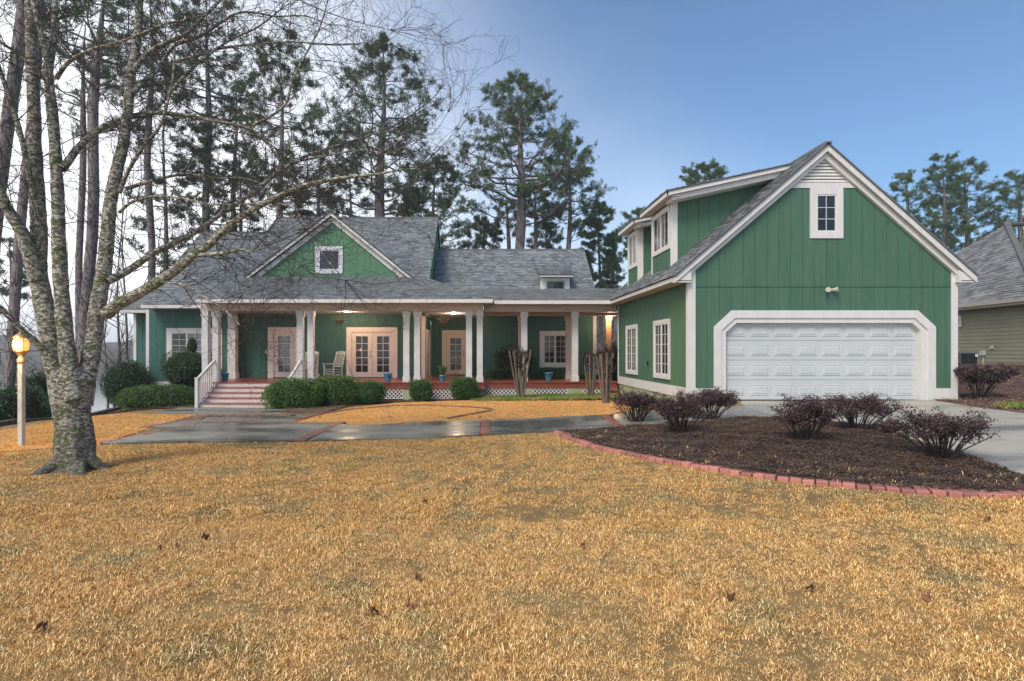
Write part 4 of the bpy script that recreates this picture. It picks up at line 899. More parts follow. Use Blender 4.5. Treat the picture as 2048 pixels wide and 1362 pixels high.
basket(678, 'hanging basket of pale flowers over the rocking chairs'); basket(887, 'hanging basket of pale flowers before the recessed entry')
# rocking chair
def rocker():
    o = bpy.data.objects.new('rocking_chair', None); C.objects.link(o); wm = mat('chair_white', (.74, .71, .68), rough=.45)
    def b_(name, *seg):
        b = MB()
        for (p, q, r) in seg: b.cyl(p, q, r, n=6)
        return b.build(name, wm, o)
    for s_ in (-1, 1):
        x = .27 * s_; b = MB(); P = [(x, -.42 + .12 * i, .02 + .11 * ((i - 3.3) / 3.8) ** 2) for i in range(9)]
        for p, q in zip(P, P[1:]): b.cyl(p, q, .018, n=6)
        b.build('rocker', wm, o)
        b_('leg', ((x, -.25, .05), (x, -.25, .62), .021)); b_('leg', ((x * .92, .22, .04), (x * .92, .22, .42), .021))
        MB().box(x - .04, x + .04, -.32, .25, .62, .645).build('arm', wm, o)
        b_('back_post', ((x * .92, .2, .40), (x * .92, .42, 1.12), .02))
        b_('stretcher', ((x, -.25, .2), (x * .92, .22, .18), .011), ((x, -.25, .31), (x * .92, .22, .3), .011))
    b_('stretcher', ((-.27, -.25, .24), (.27, -.25, .24), .011), ((-.27, -.25, .34), (.27, -.25, .34), .011))
    for k in range(7): MB().box(-.27, .27, -.27 + k * .072, -.21 + k * .072, .415 - k * .004, .43 - k * .004).build('seat_slat', wm, o)
    MB().prism([(-.25, 0), (.25, 0), (.25, .09), (.12, .13), (-.12, .13), (-.25, .09)], .395, .42).build('top_rail', wm, o).location = (0, 0, 1.02)
    b_('lower_rail', ((-.25, .235, .52), (.25, .235, .52), .016))
    for k in range(7): x = -.2 + k * .066; b_('back_slat', ((x, .235, .52), (x, .405, 1.05), .012))
    return o
rc = rocker(); rc.location = (fx(667, 22.6), 22.6, DK); rc.rotation_euler = (0, 0, math.radians(-32)); tag(rc, 'white rocking chair turned sideways left of the french doors', 'rocking chair', 'white rocking chairs on the porch')
r2 = rc.copy(); C.objects.link(r2); r2.location = (fx(621, 22.7), 22.7, DK); r2.rotation_euler = (0, 0, math.radians(8)); r2['label'] = 'white rocking chair half hidden behind the paired columns'
for ch in list(rc.children): c_ = ch.copy(); C.objects.link(c_); c_.parent = r2
stk = MB().cyl((fx(910.5, 21.2), 21.2, DK), (fx(910.5, 21.2), 21.2, DK + .32), .008, n=5).box(fx(903, 21.2), fx(918, 21.2), 21.19, 21.21, DK + .3, DK + .315).build('plant_stand', metald, None, loc=(fx(910.5, 21.2), 21.2, DK))
tag(stk, 'thin dark metal stand in front of the recessed entry door', 'stand')

# ------------------------------------------------------------------ VEGETATION
class TB:                                        # tubes collected into one mesh
    def __init__(s): s.v = []; s.f = []; s.n = 0; s.sh = []
    def tube(s, pts, rad, n=5, sh=None, cap=False):
        pts = [np.asarray(p, float) for p in pts]; m_ = len(pts); sh = R.random() if sh is None else sh
        u = None; base = s.n
        for i, p in enumerate(pts):
            d = pts[min(i + 1, m_ - 1)] - pts[max(i - 1, 0)]; d = d / (np.linalg.norm(d) + 1e-9)
            if u is None: u = np.cross(d, (0.3, .2, .93) if abs(d[2]) < .9 else (1, 0, 0))
            u = u - d * (u @ d); u = u / (np.linalg.norm(u) + 1e-9); w_ = np.cross(d, u); r = rad[i]
            for k in range(n):
                a = 2 * math.pi * k / n; s.v.append(p + r * (math.cos(a) * u + math.sin(a) * w_))
        for i in range(m_ - 1):
            for k in range(n): a = base + i * n + k; b = base + i * n + (k + 1) % n; s.f.append((a, b, b + n, a + n))
        s.n += m_ * n; s.sh += [sh] * (m_ * n)
    def obj(s, name, m, parent, smooth=True):
        b = np.array(wloc(parent)) if parent is not None else 0
        return finish(name, arr_mesh(name, np.array(s.v) - b, s.f, s.sh, smooth), m, parent)
def spline(P, n=6):
    P = [np.asarray(p, float) for p in P]; out = []
    Q = [2 * P[0] - P[1]] + P + [2 * P[-1] - P[-2]]
    for i in range(1, len(Q) - 2):
        for t in np.linspace(0, 1, n, endpoint=False):
            a, b, c, d = Q[i - 1:i + 3]; out.append(.5 * ((2 * b) + (c - a) * t + (2 * a - 5 * b + 4 * c - d) * t * t + (3 * b - a - 3 * c + d) * t ** 3))
    out.append(P[-1]); return out

# --- the big bare tree in front (trunks and limbs follow real 3D paths)
barkb = bpy.data.materials.new('lichen_bark'); barkb.use_nodes = True
def bark_nodes(m):
    t = m.node_tree; n = t.nodes; L = t.links; p = n['Principled BSDF']; p.inputs['Roughness'].default_value = .85; p.inputs['Specular IOR Level'].default_value = .2
    g = n.new('ShaderNodeNewGeometry'); mp = n.new('ShaderNodeMapping'); mp.inputs['Scale'].default_value = (.8, .8, 1.5); L.new(g.outputs['Position'], mp.inputs[0])
    def noi(sc, det, rough=.6, st=None):
        x = n.new('ShaderNodeTexNoise'); x.inputs['Scale'].default_value = sc; x.inputs['Detail'].default_value = det; x.inputs['Roughness'].default_value = rough
        if st: q = n.new('ShaderNodeMapping'); q.inputs['Scale'].default_value = st; L.new(g.outputs['Position'], q.inputs[0]); L.new(q.outputs[0], x.inputs['Vector'])
        else: L.new(mp.outputs[0], x.inputs['Vector'])
        return x.outputs[0]
    def rg(s, a, b, c=0, d=1):
        x = n.new('ShaderNodeMapRange'); L.new(s, x.inputs[0]); 
        for i, v in enumerate((a, b, c, d)): x.inputs[i + 1].default_value = v
        return x.outputs[0]
    def mx(f, A, B):
        x = n.new('ShaderNodeMix'); x.data_type = 'RGBA'; L.new(f, x.inputs[0])
        for i, v in ((6, A), (7, B)):
            if isinstance(v, tuple): x.inputs[i].default_value = (*v, 1)
            else: L.new(v, x.inputs[i])
        return x.outputs[2]
    base = mx(rg(noi(16, 6), .4, .62), (.085, .075, .068), (.26, .23, .205))
    lich = mx(rg(noi(40, 4), .35, .65), (.70, .65, .54), (.45, .41, .32))
    f1 = rg(noi(23, 8, .8), .44, .50); f1b = rg(noi(2.0, 2), .35, .5)
    sp = n.new('ShaderNodeSeparateXYZ'); L.new(g.outputs['Position'], sp.inputs[0])
    hgt = rg(sp.outputs[2], -1.6, -.7, .25, 1)
    at = n.new('ShaderNodeAttribute'); at.attribute_name = 'shade'
    mul = n.new('ShaderNodeMath'); mul.operation = 'MULTIPLY'; L.new(f1, mul.inputs[0]); L.new(hgt, mul.inputs[1])
    mul2 = n.new('ShaderNodeMath'); mul2.operation = 'MULTIPLY'; L.new(mul.outputs[0], mul2.inputs[0]); L.new(at.outputs['Fac'], mul2.inputs[1])
    c = mx(mul2.outputs[0], base, lich)
    moss = mx(rg(noi(60, 3), .4, .6), (.09, .14, .05), (.22, .26, .12))
    f2 = rg(noi(5.5, 8, .8), .525, .57); c = mx(f2, c, moss)
    L.new(c, p.inputs['Base Color'])
    bp = n.new('ShaderNodeBump'); bp.inputs['Strength'].default_value = .9; bp.inputs['Distance'].default_value = .03
    ad = n.new('ShaderNodeMath'); ad.operation = 'ADD'; L.new(noi(13, 8, .7, (1, 1, .45)), ad.inputs[0]); L.new(f1, ad.inputs[1]); 
    L.new(ad.outputs[0], bp.inputs['Height']); L.new(bp.outputs[0], p.inputs['Normal'])
bark_nodes(barkb)
twigm = mat('twig_bark', (.05, .036, .036), (.09, .068, .062), scale=6, rough=.8, attr=.4, world=True)
TY = 7.55
tb_g = G3(150, 940)
BT = empty('bare_tree', tb_g, 'large leafless tree with three lichen covered trunks in the front lawn at left', 'tree')
def path(pts, y0, y1, n=6):                       # pixel polyline with depth going y0 -> y1
    m_ = len(pts); P = []
    for i, (x, y) in enumerate(pts):
        Y = y0 + (y1 - y0) * i / max(1, m_ - 1); P.append(((x - CX) * Y / F, Y, (CY - y) * Y / F))
    return spline(P, n)
def rr_(px): return px * TY / F / 2
limbs = []
def limb(pts, y0, y1, w0, w1, nm='limb', sides=8, sh=1.0, wob=.06):
    P = path(pts, y0, y1); k = len(P); b = TB()
    rad = [(rr_(w0) + (rr_(w1) - rr_(w0)) * (i / (k - 1)) ** .8) * (1 + R.uniform(-wob, wob)) for i in range(k)]
    b.tube(P, rad, sides, sh); b.obj(nm, barkb, BT); limbs.append((P, rad, nm)); return P
# lower bole: lofted oval with root flare
bole = TB(); prof = [(945, 150, 90), (935, 150, 77), (915, 151, 70), (890, 151, 69), (860, 149, 66), (830, 145, 65), (805, 142, 70), (780, 143, 76), (758, 144, 79), (742, 143, 65), (728, 142, 26)]
n_ = 40; vv = []
for i, (py, cxp, wpx) in enumerate(prof):
    c = np.array(((cxp - CX) * TY / F, TY, (CY - py) * TY / F)); r = rr_(wpx)
    for k in range(n_):
        a = 2 * math.pi * k / n_; fl = 1 + (.22 if i < 2 else .08) * math.sin(a * 5 + 1) * (1 if i < 4 else .4) + .05 * math.sin(a * 13 + i)
        vv.append(c + np.array((r * fl * math.cos(a), r * .85 * fl * math.sin(a), 0)))
ff = [(i * n_ + k, i * n_ + (k + 1) % n_, (i + 1) * n_ + (k + 1) % n_, (i + 1) * n_ + k) for i in range(len(prof) - 1) for k in range(n_)]
finish('trunk', arr_mesh('trunk', np.array(vv) - np.array(tb_g), ff, [.8] * len(vv), True), barkb, BT)
for a_, l_ in ((2.6, .42), (3.9, .35), (5.4, .38), (.1, .3)):
    q = np.array(tb_g); b = TB(); P = [q + (math.cos(a_) * t * l_ + .18 * math.cos(a_), math.sin(a_) * t * l_ + .1 * math.sin(a_), .12 - .17 * t) for t in np.linspace(0, 1.2, 6)]
    b.tube(P, [.11, .09, .07, .055, .04, .02], 8, .3); b.obj('root', barkb, BT)
TYb = TY
limb([(128, 810), (116, 750), (106, 708), (95, 642), (84, 590), (76, 532), (78, 466), (75, 404), (69, 294), (68, 220), (65, 140), (62, 60), (60, -60)], TY, TY + .15, 44, 18, 'trunk', 14)
limb([(150, 800), (140, 740), (132, 680), (126, 620), (120, 540), (117, 470), (116, 404), (110, 294), (104, 220), (100, 184), (95, 130)], TY - .12, TY - .1, 34, 16, 'trunk', 14)
limb([(165, 810), (174, 752), (186, 690), (194, 620), (208, 540), (216, 460), (221, 404), (236, 330), (246, 290), (256, 220), (262, 150), (274, 80), (279, 0), (282, -60)], TY + .05, TY + .3, 38, 12, 'trunk', 14)
limb([(76, 560), (62, 520), (44, 466), (24, 432), (9, 405), (-14, 340), (-30, 250)], TY, TY - .4, 30, 14)
limb([(100, 140), (88, 90), (76, 40), (60, -20)], TY - .1, TY - .3, 14, 8); limb([(98, 140), (108, 70), (110, 0), (112, -50)], TY - .1, TY, 14, 9)
limb([(214, 562), (240, 550), (264, 536), (308, 506), (352, 484), (400, 458), (440, 430), (514, 380), (556, 345), (599, 318), (658, 296), (700, 284), (751, 267), (800, 262)], TY + .1, TY + 1.6, 18, 2.5)
limb([(212, 628), (240, 606), (264, 594), (317, 563), (350, 541), (392, 506), (420, 488), (440, 466), (477, 437), (514, 415), (565, 389), (624, 367), (700, 354), (750, 349), (800, 340), (840, 338)], TY, TY - .9, 26, 2.5)
limb([(398, 510), (440, 507), (480, 500), (505, 503), (530, 492)], TY - .4, TY - .6, 9, 2)
limb([(124, 338), (140, 318), (158, 294), (202, 257), (257, 235), (312, 226), (367, 231), (440, 244), (496, 257), (532, 283), (560, 322), (590, 352)], TY - .1, TY + 1.0, 17, 5)
limb([(113, 156), (130, 132), (147, 117), (184, 99), (239, 84), (275, 70), (330, 48), (370, 40)], TY - .1, TY - .8, 9, 3)
limb([(264, 145), (285, 118), (312, 95), (367, 70), (400, 40), (440, 0), (470, -40)], TY + .2, TY + .6, 12, 6)
limb([(266, 188), (285, 165), (312, 143), (349, 92), (404, 70), (470, 28), (514, 26), (551, 33), (610, 32), (660, 50)], TY + .2, TY + 1.2, 10, 2)
limb([(326, 130), (385, 114), (440, 97), (514, 88), (587, 84), (679, 90), (750, 84), (790, 92)], TY + .5, TY + 1.4, 8, 1.8)
limb([(254, 262), (285, 235), (312, 217), (367, 154), (411, 114), (459, 81), (514, 55), (560, 20)], TY + .25, TY + 1.0, 11, 3)
limb([(239, 385), (257, 341), (286, 294), (312, 264), (327, 235), (345, 160), (350, 90)], TY + .1, TY - .7, 9, 3)
limb([(239, 424), (264, 404), (305, 393), (360, 396), (420, 408), (480, 408), (540, 404)], TY + .1, TY - .8, 7, 2)
limb([(250, 378), (312, 360), (367, 349), (440, 356), (485, 356), (540, 372)], TY + .1, TY + .9, 9, 2.5)
limb([(496, 257), (543, 231), (573, 205), (583, 165), (599, 132), (622, 89), (639, 56), (654, 7), (662, -30)], TY + .8, TY + .7, 7, 2.5)
limb([(108, 724), (79, 691), (44, 660), (0, 616), (-30, 600)], TY - .15, TY - .6, 15, 7)
limb([(70, 400), (57, 340), (40, 264), (22, 205), (2, 147), (-20, 90)], TY - .1, TY - .5, 12, 7)
limb([(103, 180), (81, 150), (40, 112), (0, 84), (-20, 70)], TY - .1, TY - .6, 7, 4)
limb([(317, 563), (365, 569), (400, 588), (440, 612), (462, 632), (480, 650)], TY - .35, TY - .7, 5, 1.5)
limb([(584, 325), (650, 312), (720, 300), (777, 307), (830, 280), (870, 262), (896, 225)], TY + 1.1, TY + 1.6, 5, 1.2)
limb([(420, 460), (470, 470), (520, 478), (570, 500), (600, 530)], TY + .5, TY + .3, 4, 1.3)
limb([(540, 402), (590, 420), (620, 470), (655, 520), (690, 560)], TY - .6, TY - .7, 4, 1.2)
limb([(300, -20), (420, -60), (520, -40), (620, 10), (700, 40), (780, 60)], TY + .3, TY + 1.2, 6, 1.2)
tw = TB()
def twig(p, d, L, r, lev):
    k = 4 if lev < 2 else 3; P = [p]; d = d / np.linalg.norm(d); curl = np.array([R.gauss(0, .16), R.gauss(0, .16), R.gauss(0, .16)])
    for i in range(k):
        d = d + curl + np.array([R.gauss(0, .1), R.gauss(0, .1), R.gauss(.035, .1)]); d /= np.linalg.norm(d); P.append(P[-1] + d * L / k)
    tw.tube(P, [max(.0017, r * (1 - .75 * i / k)) for i in range(k + 1)], 3)
    if lev < 2:
        m_ = R.randint(3, 5) if lev == 0 else R.randint(2, 4)
        for j in range(m_):
            i = R.randint(1, k); t = P[i]; dd = d + np.array([R.gauss(0, .6), R.gauss(0, .6), R.gauss(0, .55)]); twig(t, dd, L * R.uniform(.35, .65), r * .6, lev + 1)
for P, rad, nm in limbs:
    acc = 0; side = 1
    start = 0 if nm == 'limb' else int(len(P) * .45)
    for i in range(max(1, start), len(P)):
        L = np.linalg.norm(P[i] - P[i - 1]); acc += L
        if i < 4 and nm == 'limb': continue
        if acc > (.085 if nm == 'limb' else .2):
            acc = 0; t = (P[i] - P[i - 1]) / L; q = np.cross(t, (0, 1, 0)) * side + np.array([0, R.gauss(0, .6), 0]); side = -side
            twig(P[i], q * R.uniform(.6, 1.1) + t * R.uniform(.4, 1), R.uniform(.35, 1.35), min(.0075, rad[i] * .5), 0)
    for _ in range(6):
        if nm == 'limb': twig(P[-1], P[-1] - P[-2] + np.random.default_rng(_ + len(P)).normal(size=3) * .02, R.uniform(.5, 1.1), .005, 0)
tw.obj('twigs', twigm, BT)['kind'] = 'stuff'

# --- pines
pbark = mat('pine_bark', (.20, .165, .155), (.30, .25, .235), scale=9, rough=.95, bump=1, bscale=16, stretch=(1, 1, .25), bdist=.03, c3=(.06, .05, .05), s3=14, lo3=.5, hi3=.6)
needle = mat('pine_needles', (.062, .115, .040), (.12, .165, .060), scale=.9, rough=.6, attr=.55, spec=.25)
needlef = mat('far_pine_needles', (.07, .105, .06), (.105, .14, .08), scale=.9, rough=.6, attr=.5, spec=.25)  # greyer than the near needles, distance haze put into the colour
round_ = lambda t_: math.sqrt(max(.03, 1 - ((t_ - .42) / .6) ** 2))
def pine(px, py_top, Y, half, y_crown, w_px, label, group=None, dens=1.0, lean=0, profile=None, far=False, px_base=None, droop=0):
    """px, py_top: where the tip stands; half: half crown width in pixels; y_crown: pixel row of the crown's foot; Y: distance"""
    xt = fx(px, Y); xb = fx(px_base if px_base else px, Y); zb = g1(xb, Y) - .2; zt = fz(py_top, Y); zc = fz(y_crown, Y); Rr = half * Y / F
    o = empty('pine_tree', (xb, Y, zb), label, 'tree', group)
    t = TB(); n = 12; r0 = w_px * Y / F / 2
    ctr = lambda z: np.array([xb + (xt - xb) * (z - zb) / (zt - zb) + .12 * math.sin(z * .5 + px), Y + .1 * math.sin(z * .4), z])
    zs = np.linspace(zb, zt - .3, n); rad = lambda z: r0 * max(.06, (1.0 if z < zc else 1 - .92 * (z - zc) / (zt - zc)) * (1.25 - .25 * (z - zb) / (zt - zb)))
    t.tube([ctr(z) for z in zs], [rad(z) for z in zs], 9); tr = t.obj('trunk', pbark, o)
    br = TB(); cl = []; H = zt - zc; nl = int(max(9, 17 * math.sqrt(H / 8)) * (1 + .6 * dens))
    pf = profile or round_
    for i in range(nl):
        t_ = ((i + R.random()) / nl) ** .92; r_ = Rr * pf(t_) * R.uniform(.62, 1.0); az = i * 2.4 + R.uniform(-.5, .5); ze = zc + H * min(t_, .97) + R.uniform(-.2, .2)
        z = max(zc - .15 * H, min(zt - .4, ze - r_ * R.uniform(.15, .55) * (1 - droop * 3))); p = ctr(z); c_e = ctr(min(ze, zt - .2)); e_ = np.array([c_e[0] + math.cos(az) * r_, c_e[1] + math.sin(az) * r_, ze])
        L = float(np.linalg.norm(e_ - p)); up_ = .10 * L; P = [p + (e_ - p) * (k / 5) + np.array([R.gauss(0, .035) * L * (k % 5 > 0), R.gauss(0, .035) * L * (k % 5 > 0), -up_ * math.sin(math.pi * k / 5) * .8 + R.gauss(0, .02) * L * (k % 5 > 0)]) for k in range(6)]
        rb = max(.02, min(rad(z) * .45, L * .022)); br.tube(P, [rb * (1 - .8 * k / 5) for k in range(6)], 4)
        for s_ in range(int(5 + 3.2 * dens)):
            k = R.uniform(2.0, 5); i0 = min(4, int(k)); q = P[i0] + (P[i0 + 1] - P[i0]) * (k - i0); l2 = L * R.uniform(.12, .34) + .25
            dd = (P[i0 + 1] - P[i0]); dd /= np.linalg.norm(dd); dd = dd * .7 + np.array([R.gauss(0, .7), R.gauss(0, .7), R.gauss(.1, .35)]); dd /= np.linalg.norm(dd)
            e1 = q + dd * l2 * .55; e = e1 + (dd + np.array([0, 0, .35])) * l2 * .45; br.tube([q, e1, e], [rb * .35, rb * .22, rb * .1], 3)
            for c_ in range(int(R.uniform(3, 6) * (.75 + .5 * dens))):
                f = R.uniform(.45, 1.05); cl.append(q + (e - q) * f + np.array([R.gauss(0, .13), R.gauss(0, .13), R.gauss(0, .09)]) * (l2 * .6 + .15))
    br.obj('limbs', pbark, tr, smooth=False)['kind'] = 'stuff'
    cl = np.array(cl); m_ = len(cl); K = 12; nl_ = .23 if not far else .27
    D = NR.normal(size=(m_, K, 3)); D[:, :, 2] += .45; D /= np.linalg.norm(D, axis=2)[:, :, None]; D *= NR.uniform(.6, 1.1, (m_, K, 1)) * nl_
    S_ = np.cross(D, NR.normal(size=(m_, K, 3))); S_ /= np.linalg.norm(S_, axis=2)[:, :, None]; wd = .026 if not far else .036
    c0 = cl[:, None, :] + D * .08; V = np.stack([c0 - S_ * wd * .3, c0 + S_ * wd * .3 , c0 + D * .6 + S_ * wd * .5, c0 + D, c0 + D * .6 - S_ * wd * .5], 2)
    V = V.reshape(-1, 3) - np.array(wloc(o)); nq = m_ * K; ix = np.arange(nq)[:, None] * 5
    T = np.concatenate([ix + np.array([[0, 1, 2]]), ix + np.array([[0, 2, 4]]), ix + np.array([[4, 2, 3]])]); sh = np.repeat(np.clip(NR.random(m_)[:, None] * .7 + NR.random((m_, K)) * .3, 0, 1).ravel(), 5)
    finish('crown', arr_mesh('crown', V, T, sh), needlef if far else needle, o)['kind'] = 'stuff'
    return o

pine(1046, 158, 40, 142, 415, 17, 'tallest full crowned pine standing behind the low right roof', dens=2.6, profile=lambda t: (1 - t ** 2.6) ** .65 * .98 + .03, px_base=1032)
pine(766, 84, 37, 160, 400, 19, 'broad rounded pine rising behind the front gable', dens=2.3, profile=lambda t: (1 - t ** 3.2) ** .7 * (.74 + .26 * abs(math.sin(t * 5.5 + 1.0))), px_base=757)
pine(1140, 285, 43, 68, 470, 9, 'slender pine just right of the tallest full crowned pine', dens=1.7, profile=round_, px_base=1130)
pine(1072, 372, 44, 42, 450, 8, 'small crowned pine between the two pines over the low roof', dens=1.2, profile=round_, px_base=1060)
pine(1016, 400, 46, 30, 470, 8, 'thin trunked pine left of the tallest full crowned pine', dens=.9)
pine(868, 322, 38, 88, 505, 9, 'leaning bushy pine behind the right end of the main roof', dens=1.9, profile=round_)
pine(965, 438, 48, 42, 505, 6, 'low pine showing just above the ridge of the low roof', dens=1.3, profile=round_, far=True)
pine(1090, 452, 50, 36, 505, 6, 'short pine above the small white dormer', dens=1.0, profile=round_, far=True)
pine(1200, 405, 45, 36, 590, 7, 'narrow pine left of the garage dormers', dens=1.9, profile=round_)
pine(1228, 466, 46, 22, 590, 5, 'thin small pine squeezed between the narrow pine and the garage', dens=1.1, profile=round_)
pine(1163, 500, 44, 34, 620, 6, 'low dense pine over the right end of the low roof', dens=1.6, profile=round_)
pine(1408, 330, 46, 56, 430, 10, 'pine top peeking above the larger shed dormer', dens=2.0, profile=round_)
pine(1275, 418, 50, 36, 520, 8, 'pine top peeking above the smaller shed dormer', dens=1.3, profile=round_)
pine(1812, 350, 48, 50, 470, 9, 'open crowned pine leaning out right of the garage peak', dens=1.3, profile=round_)
pine(1886, 310, 52, 40, 505, 9, 'tall narrow pine between garage and neighbouring roof', dens=1.7, profile=round_)
pine(1932, 322, 52, 60, 505, 10, 'wide pine rising over the left slope of the neighbouring roof', dens=2.0, profile=round_)
pine(2040, 345, 50, 60, 480, 9, 'pine behind the peak of the neighbouring roof', dens=1.6, profile=round_)
pine(560, 70, 34, 98, 420, 12, 'tall dark pine behind the left slope of the front gable', dens=1.74, profile=round_, px_base=567)
pine(412, 255, 36, 75, 470, 10, 'conical pine above the left wing roof', dens=1.30, profile=lambda t: 1.0 * (1 - t) ** .8 + .08)
pine(330, 120, 40, 70, 560, 9, 'tall pine left of the wing roof behind the bare limbs', dens=1.01, far=True)
pine(480, 290, 42, 60, 470, 7, 'small pine over the wing ridge', dens=0.87, profile=round_, far=True)
pine(640, 250, 44, 66, 470, 8, 'mid sized pine behind the peak of the front gable', dens=1.01, profile=round_, far=True)
pine(700, 330, 46, 50, 470, 7, 'low pine right of the front gable peak', dens=0.72, profile=round_, far=True)
pine(815, 380, 46, 40, 480, 7, 'low pine above the middle of the main ridge', dens=1.1, profile=round_, far=True)
pine(78, -260, 15.5, 200, -120, 22, 'very thick pine trunk at the left edge running out of the picture', dens=0.50, px_base=-63, profile=round_)
pine(97, -180, 19, 150, 40, 15, 'leaning pine behind the lamp post', dens=0.80, px_base=5, profile=round_)
pine(205, -60, 30, 150, 160, 18, 'tall pine seen between the second and third bare trunks', dens=1.38, px_base=160, profile=round_)
pine(172, 30, 32, 110, 260, 11, 'pine with a slim straight trunk close behind the bare tree', dens=0.70, px_base=150, profile=round_)
pine(300, -20, 36, 120, 210, 12, 'tall pine with hanging crown above the left wing', dens=1.30, profile=round_, droop=.3)
pine(415, -10, 38, 110, 240, 12, 'tall dark pine behind the arching limbs of the bare tree', dens=1.38, profile=round_)
pine(18, 470, 40, 40, 600, 8, 'small distant pine at the left edge above the lamp', dens=0.60, profile=round_, far=True)
pine(470, 120, 44, 90, 400, 9, 'dark pine filling the gap right of the arching limbs', dens=1.09, profile=round_, far=True)
# slim bare trees and understorey at the left and seen through the breezeway
def bare(px, Y, py_top, w_px, label, group, nbr=16):
    x = fx(px, Y); zb = g1(x, Y) - .2; zt = fz(py_top, Y); o = empty('bare_tree', (x, Y, zb), label, 'tree', group); t = TB(); r0 = w_px * Y / F / 2
    P = [np.array([x + .25 * math.sin(k * .9 + px) * k / 7, Y, zb + (zt - zb) * k / 7]) for k in range(8)]
    t.tube(P, [r0 * (1 - .85 * k / 7) for k in range(8)], 6); t.obj('trunk', pbark, o); b = TB()
    for i in range(nbr):
        k = R.uniform(1.5, 6.9); i0 = int(k); p = P[i0] + (P[i0 + 1] - P[i0]) * (k - i0); a = R.uniform(0, 6.28); L = (zt - zb) * R.uniform(.12, .28)
        d = np.array([math.cos(a), math.sin(a) * .8, R.uniform(.4, 1)]); q = [p, p + d * L * .4, p + d * L * .75 + (0, 0, .1 * L), p + d * L + (0, 0, .25 * L)]
        b.tube(q, [r0 * .3, r0 * .22, r0 * .14, r0 * .05], 3)
        for j in range(5):
            s_ = q[R.randint(1, 3)]; e = s_ + np.array([R.gauss(0, .4), R.gauss(0, .4), R.uniform(.1, .7)]) * L * .6; b.tube([s_, (s_ + e) / 2 + (0, 0, .03), e], [r0 * .12, r0 * .08, r0 * .03], 3)
    b.obj('branches', twigm, o, smooth=False)['kind'] = 'stuff'; return o
for a in ((240, 28, 400, 7, 'slim bare trunk just left of the wing wall'), (251, 30, 380, 7, 'second slim bare trunk by the wing wall'), (215, 24, 560, 5, 'short leaning bare tree between the thick trunk and the round bush'),
          (228, 22, 700, 6, 'broken stump like bare stem by the round bush'), (28, 24, 560, 6, 'thin bare tree behind the lamp post'), (88, 26, 620, 5, 'thin bare tree right of the lamp post'), (128, 30, 480, 5, 'thin bare tree between the bare trunks')):
    bare(a[0], a[1], a[2], a[3], a[4], 'bare trees beyond the lawn edge')
for i, px in enumerate((1186, 1194, 1200, 1206, 1227, 1233, 1240)): bare(px, 34 + (i * 7) % 11, 560 + (i * 13) % 40, 4 + i % 3, ['first', 'second', 'third', 'fourth', 'fifth', 'sixth', 'seventh'][i] + ' thin bare trunk from the left seen through the breezeway', 'bare trunks beyond the breezeway', 10)
hardw = mat('dry_oak_leaf', (.20, .06, .03), (.28, .10, .045), scale=8, rough=.8, attr=.4)

# --- shrubs
box1 = mat('boxwood_leaf', (.035, .12, .02), (.075, .17, .025), scale=3, rough=.5, attr=.6, spec=.35)
box2 = mat('hedge_leaf', (.045, .13, .015), (.12, .22, .03), scale=2.2, rough=.5, attr=.6, spec=.35)
holly = mat('holly_leaf', (.025, .08, .028), (.05, .12, .04), scale=3, rough=.35, attr=.6, spec=.5)
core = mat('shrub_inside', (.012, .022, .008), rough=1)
def shrub(label, c, r, leaf, n, m, e=2.6, name='shrub', cat='shrub', group=None, topcut=None, rough_=.06, seed=0, sizevar=1):
    """clipped shrub: superellipsoid shell of small leaves over a dark inner body"""
    cx_, cy_, cz = c; rx, ry, rz = r; zb = g1(cx_, cy_); o = empty(name, (cx_, cy_, zb), label, cat, group)
    def surf(k, s=1.0):
        d = NR.normal(size=(k, 3)); d /= np.linalg.norm(d, axis=1)[:, None]
        q = (np.abs(d) ** e).sum(1) ** (-1 / e); p = d * q[:, None]
        a = np.arctan2(p[:, 1], p[:, 0]); nz = 1 + rough_ * (np.sin(a * 3 + seed + p[:, 2] * 2) + .6 * np.sin(a * 7 + seed * 2 + p[:, 2] * 5) + .5 * np.sin(p[:, 0] * 9 + seed) * np.cos(p[:, 2] * 8))
        taper = 1 - .16 * np.clip(-p[:, 2], 0, 1) ** 2
        p = p * nz[:, None]; p[:, :2] *= taper[:, None]; return p * np.array([rx, ry, rz]) * s, d
    p, d = surf(n); dep = 1 - np.abs(NR.normal(size=(n, 1))) * .07; stray = NR.random(n) < .03; dep[stray] += .06
    P = p * dep + (cx_, cy_, cz); P = P[P[:, 2] > gh(P[:, 0], P[:, 1]) + .02]
    V, F_, S = leafquads(P, leaf); finish('foliage', arr_mesh('foliage', V - np.array(wloc(o)), F_, S), m, o)['kind'] = 'stuff'
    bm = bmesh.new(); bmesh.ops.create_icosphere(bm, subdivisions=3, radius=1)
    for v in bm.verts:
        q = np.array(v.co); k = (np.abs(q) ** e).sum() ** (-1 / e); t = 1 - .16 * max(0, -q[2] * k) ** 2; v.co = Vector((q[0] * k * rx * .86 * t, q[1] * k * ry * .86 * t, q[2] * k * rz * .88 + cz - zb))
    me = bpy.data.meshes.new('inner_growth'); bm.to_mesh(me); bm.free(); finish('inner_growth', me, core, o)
    st = TB(); 
    for k in range(5): st.tube([(cx_ + R.uniform(-.1, .1), cy_ + R.uniform(-.1, .1), zb - .05), (cx_ + R.uniform(-.3, .3) * rx, cy_ + R.uniform(-.3, .3) * ry, cz)], [.02, .012], 5)
    st.obj('stems', twigm, o)['kind'] = 'stuff'; return o
def sh_px(x0, x1, y0, y1, Y): return (fx((x0 + x1) / 2, Y), Y, fz((y0 + y1) / 2, Y)), ((x1 - x0) / 2 * Y / F, (y1 - y0) / 2 * Y / F)
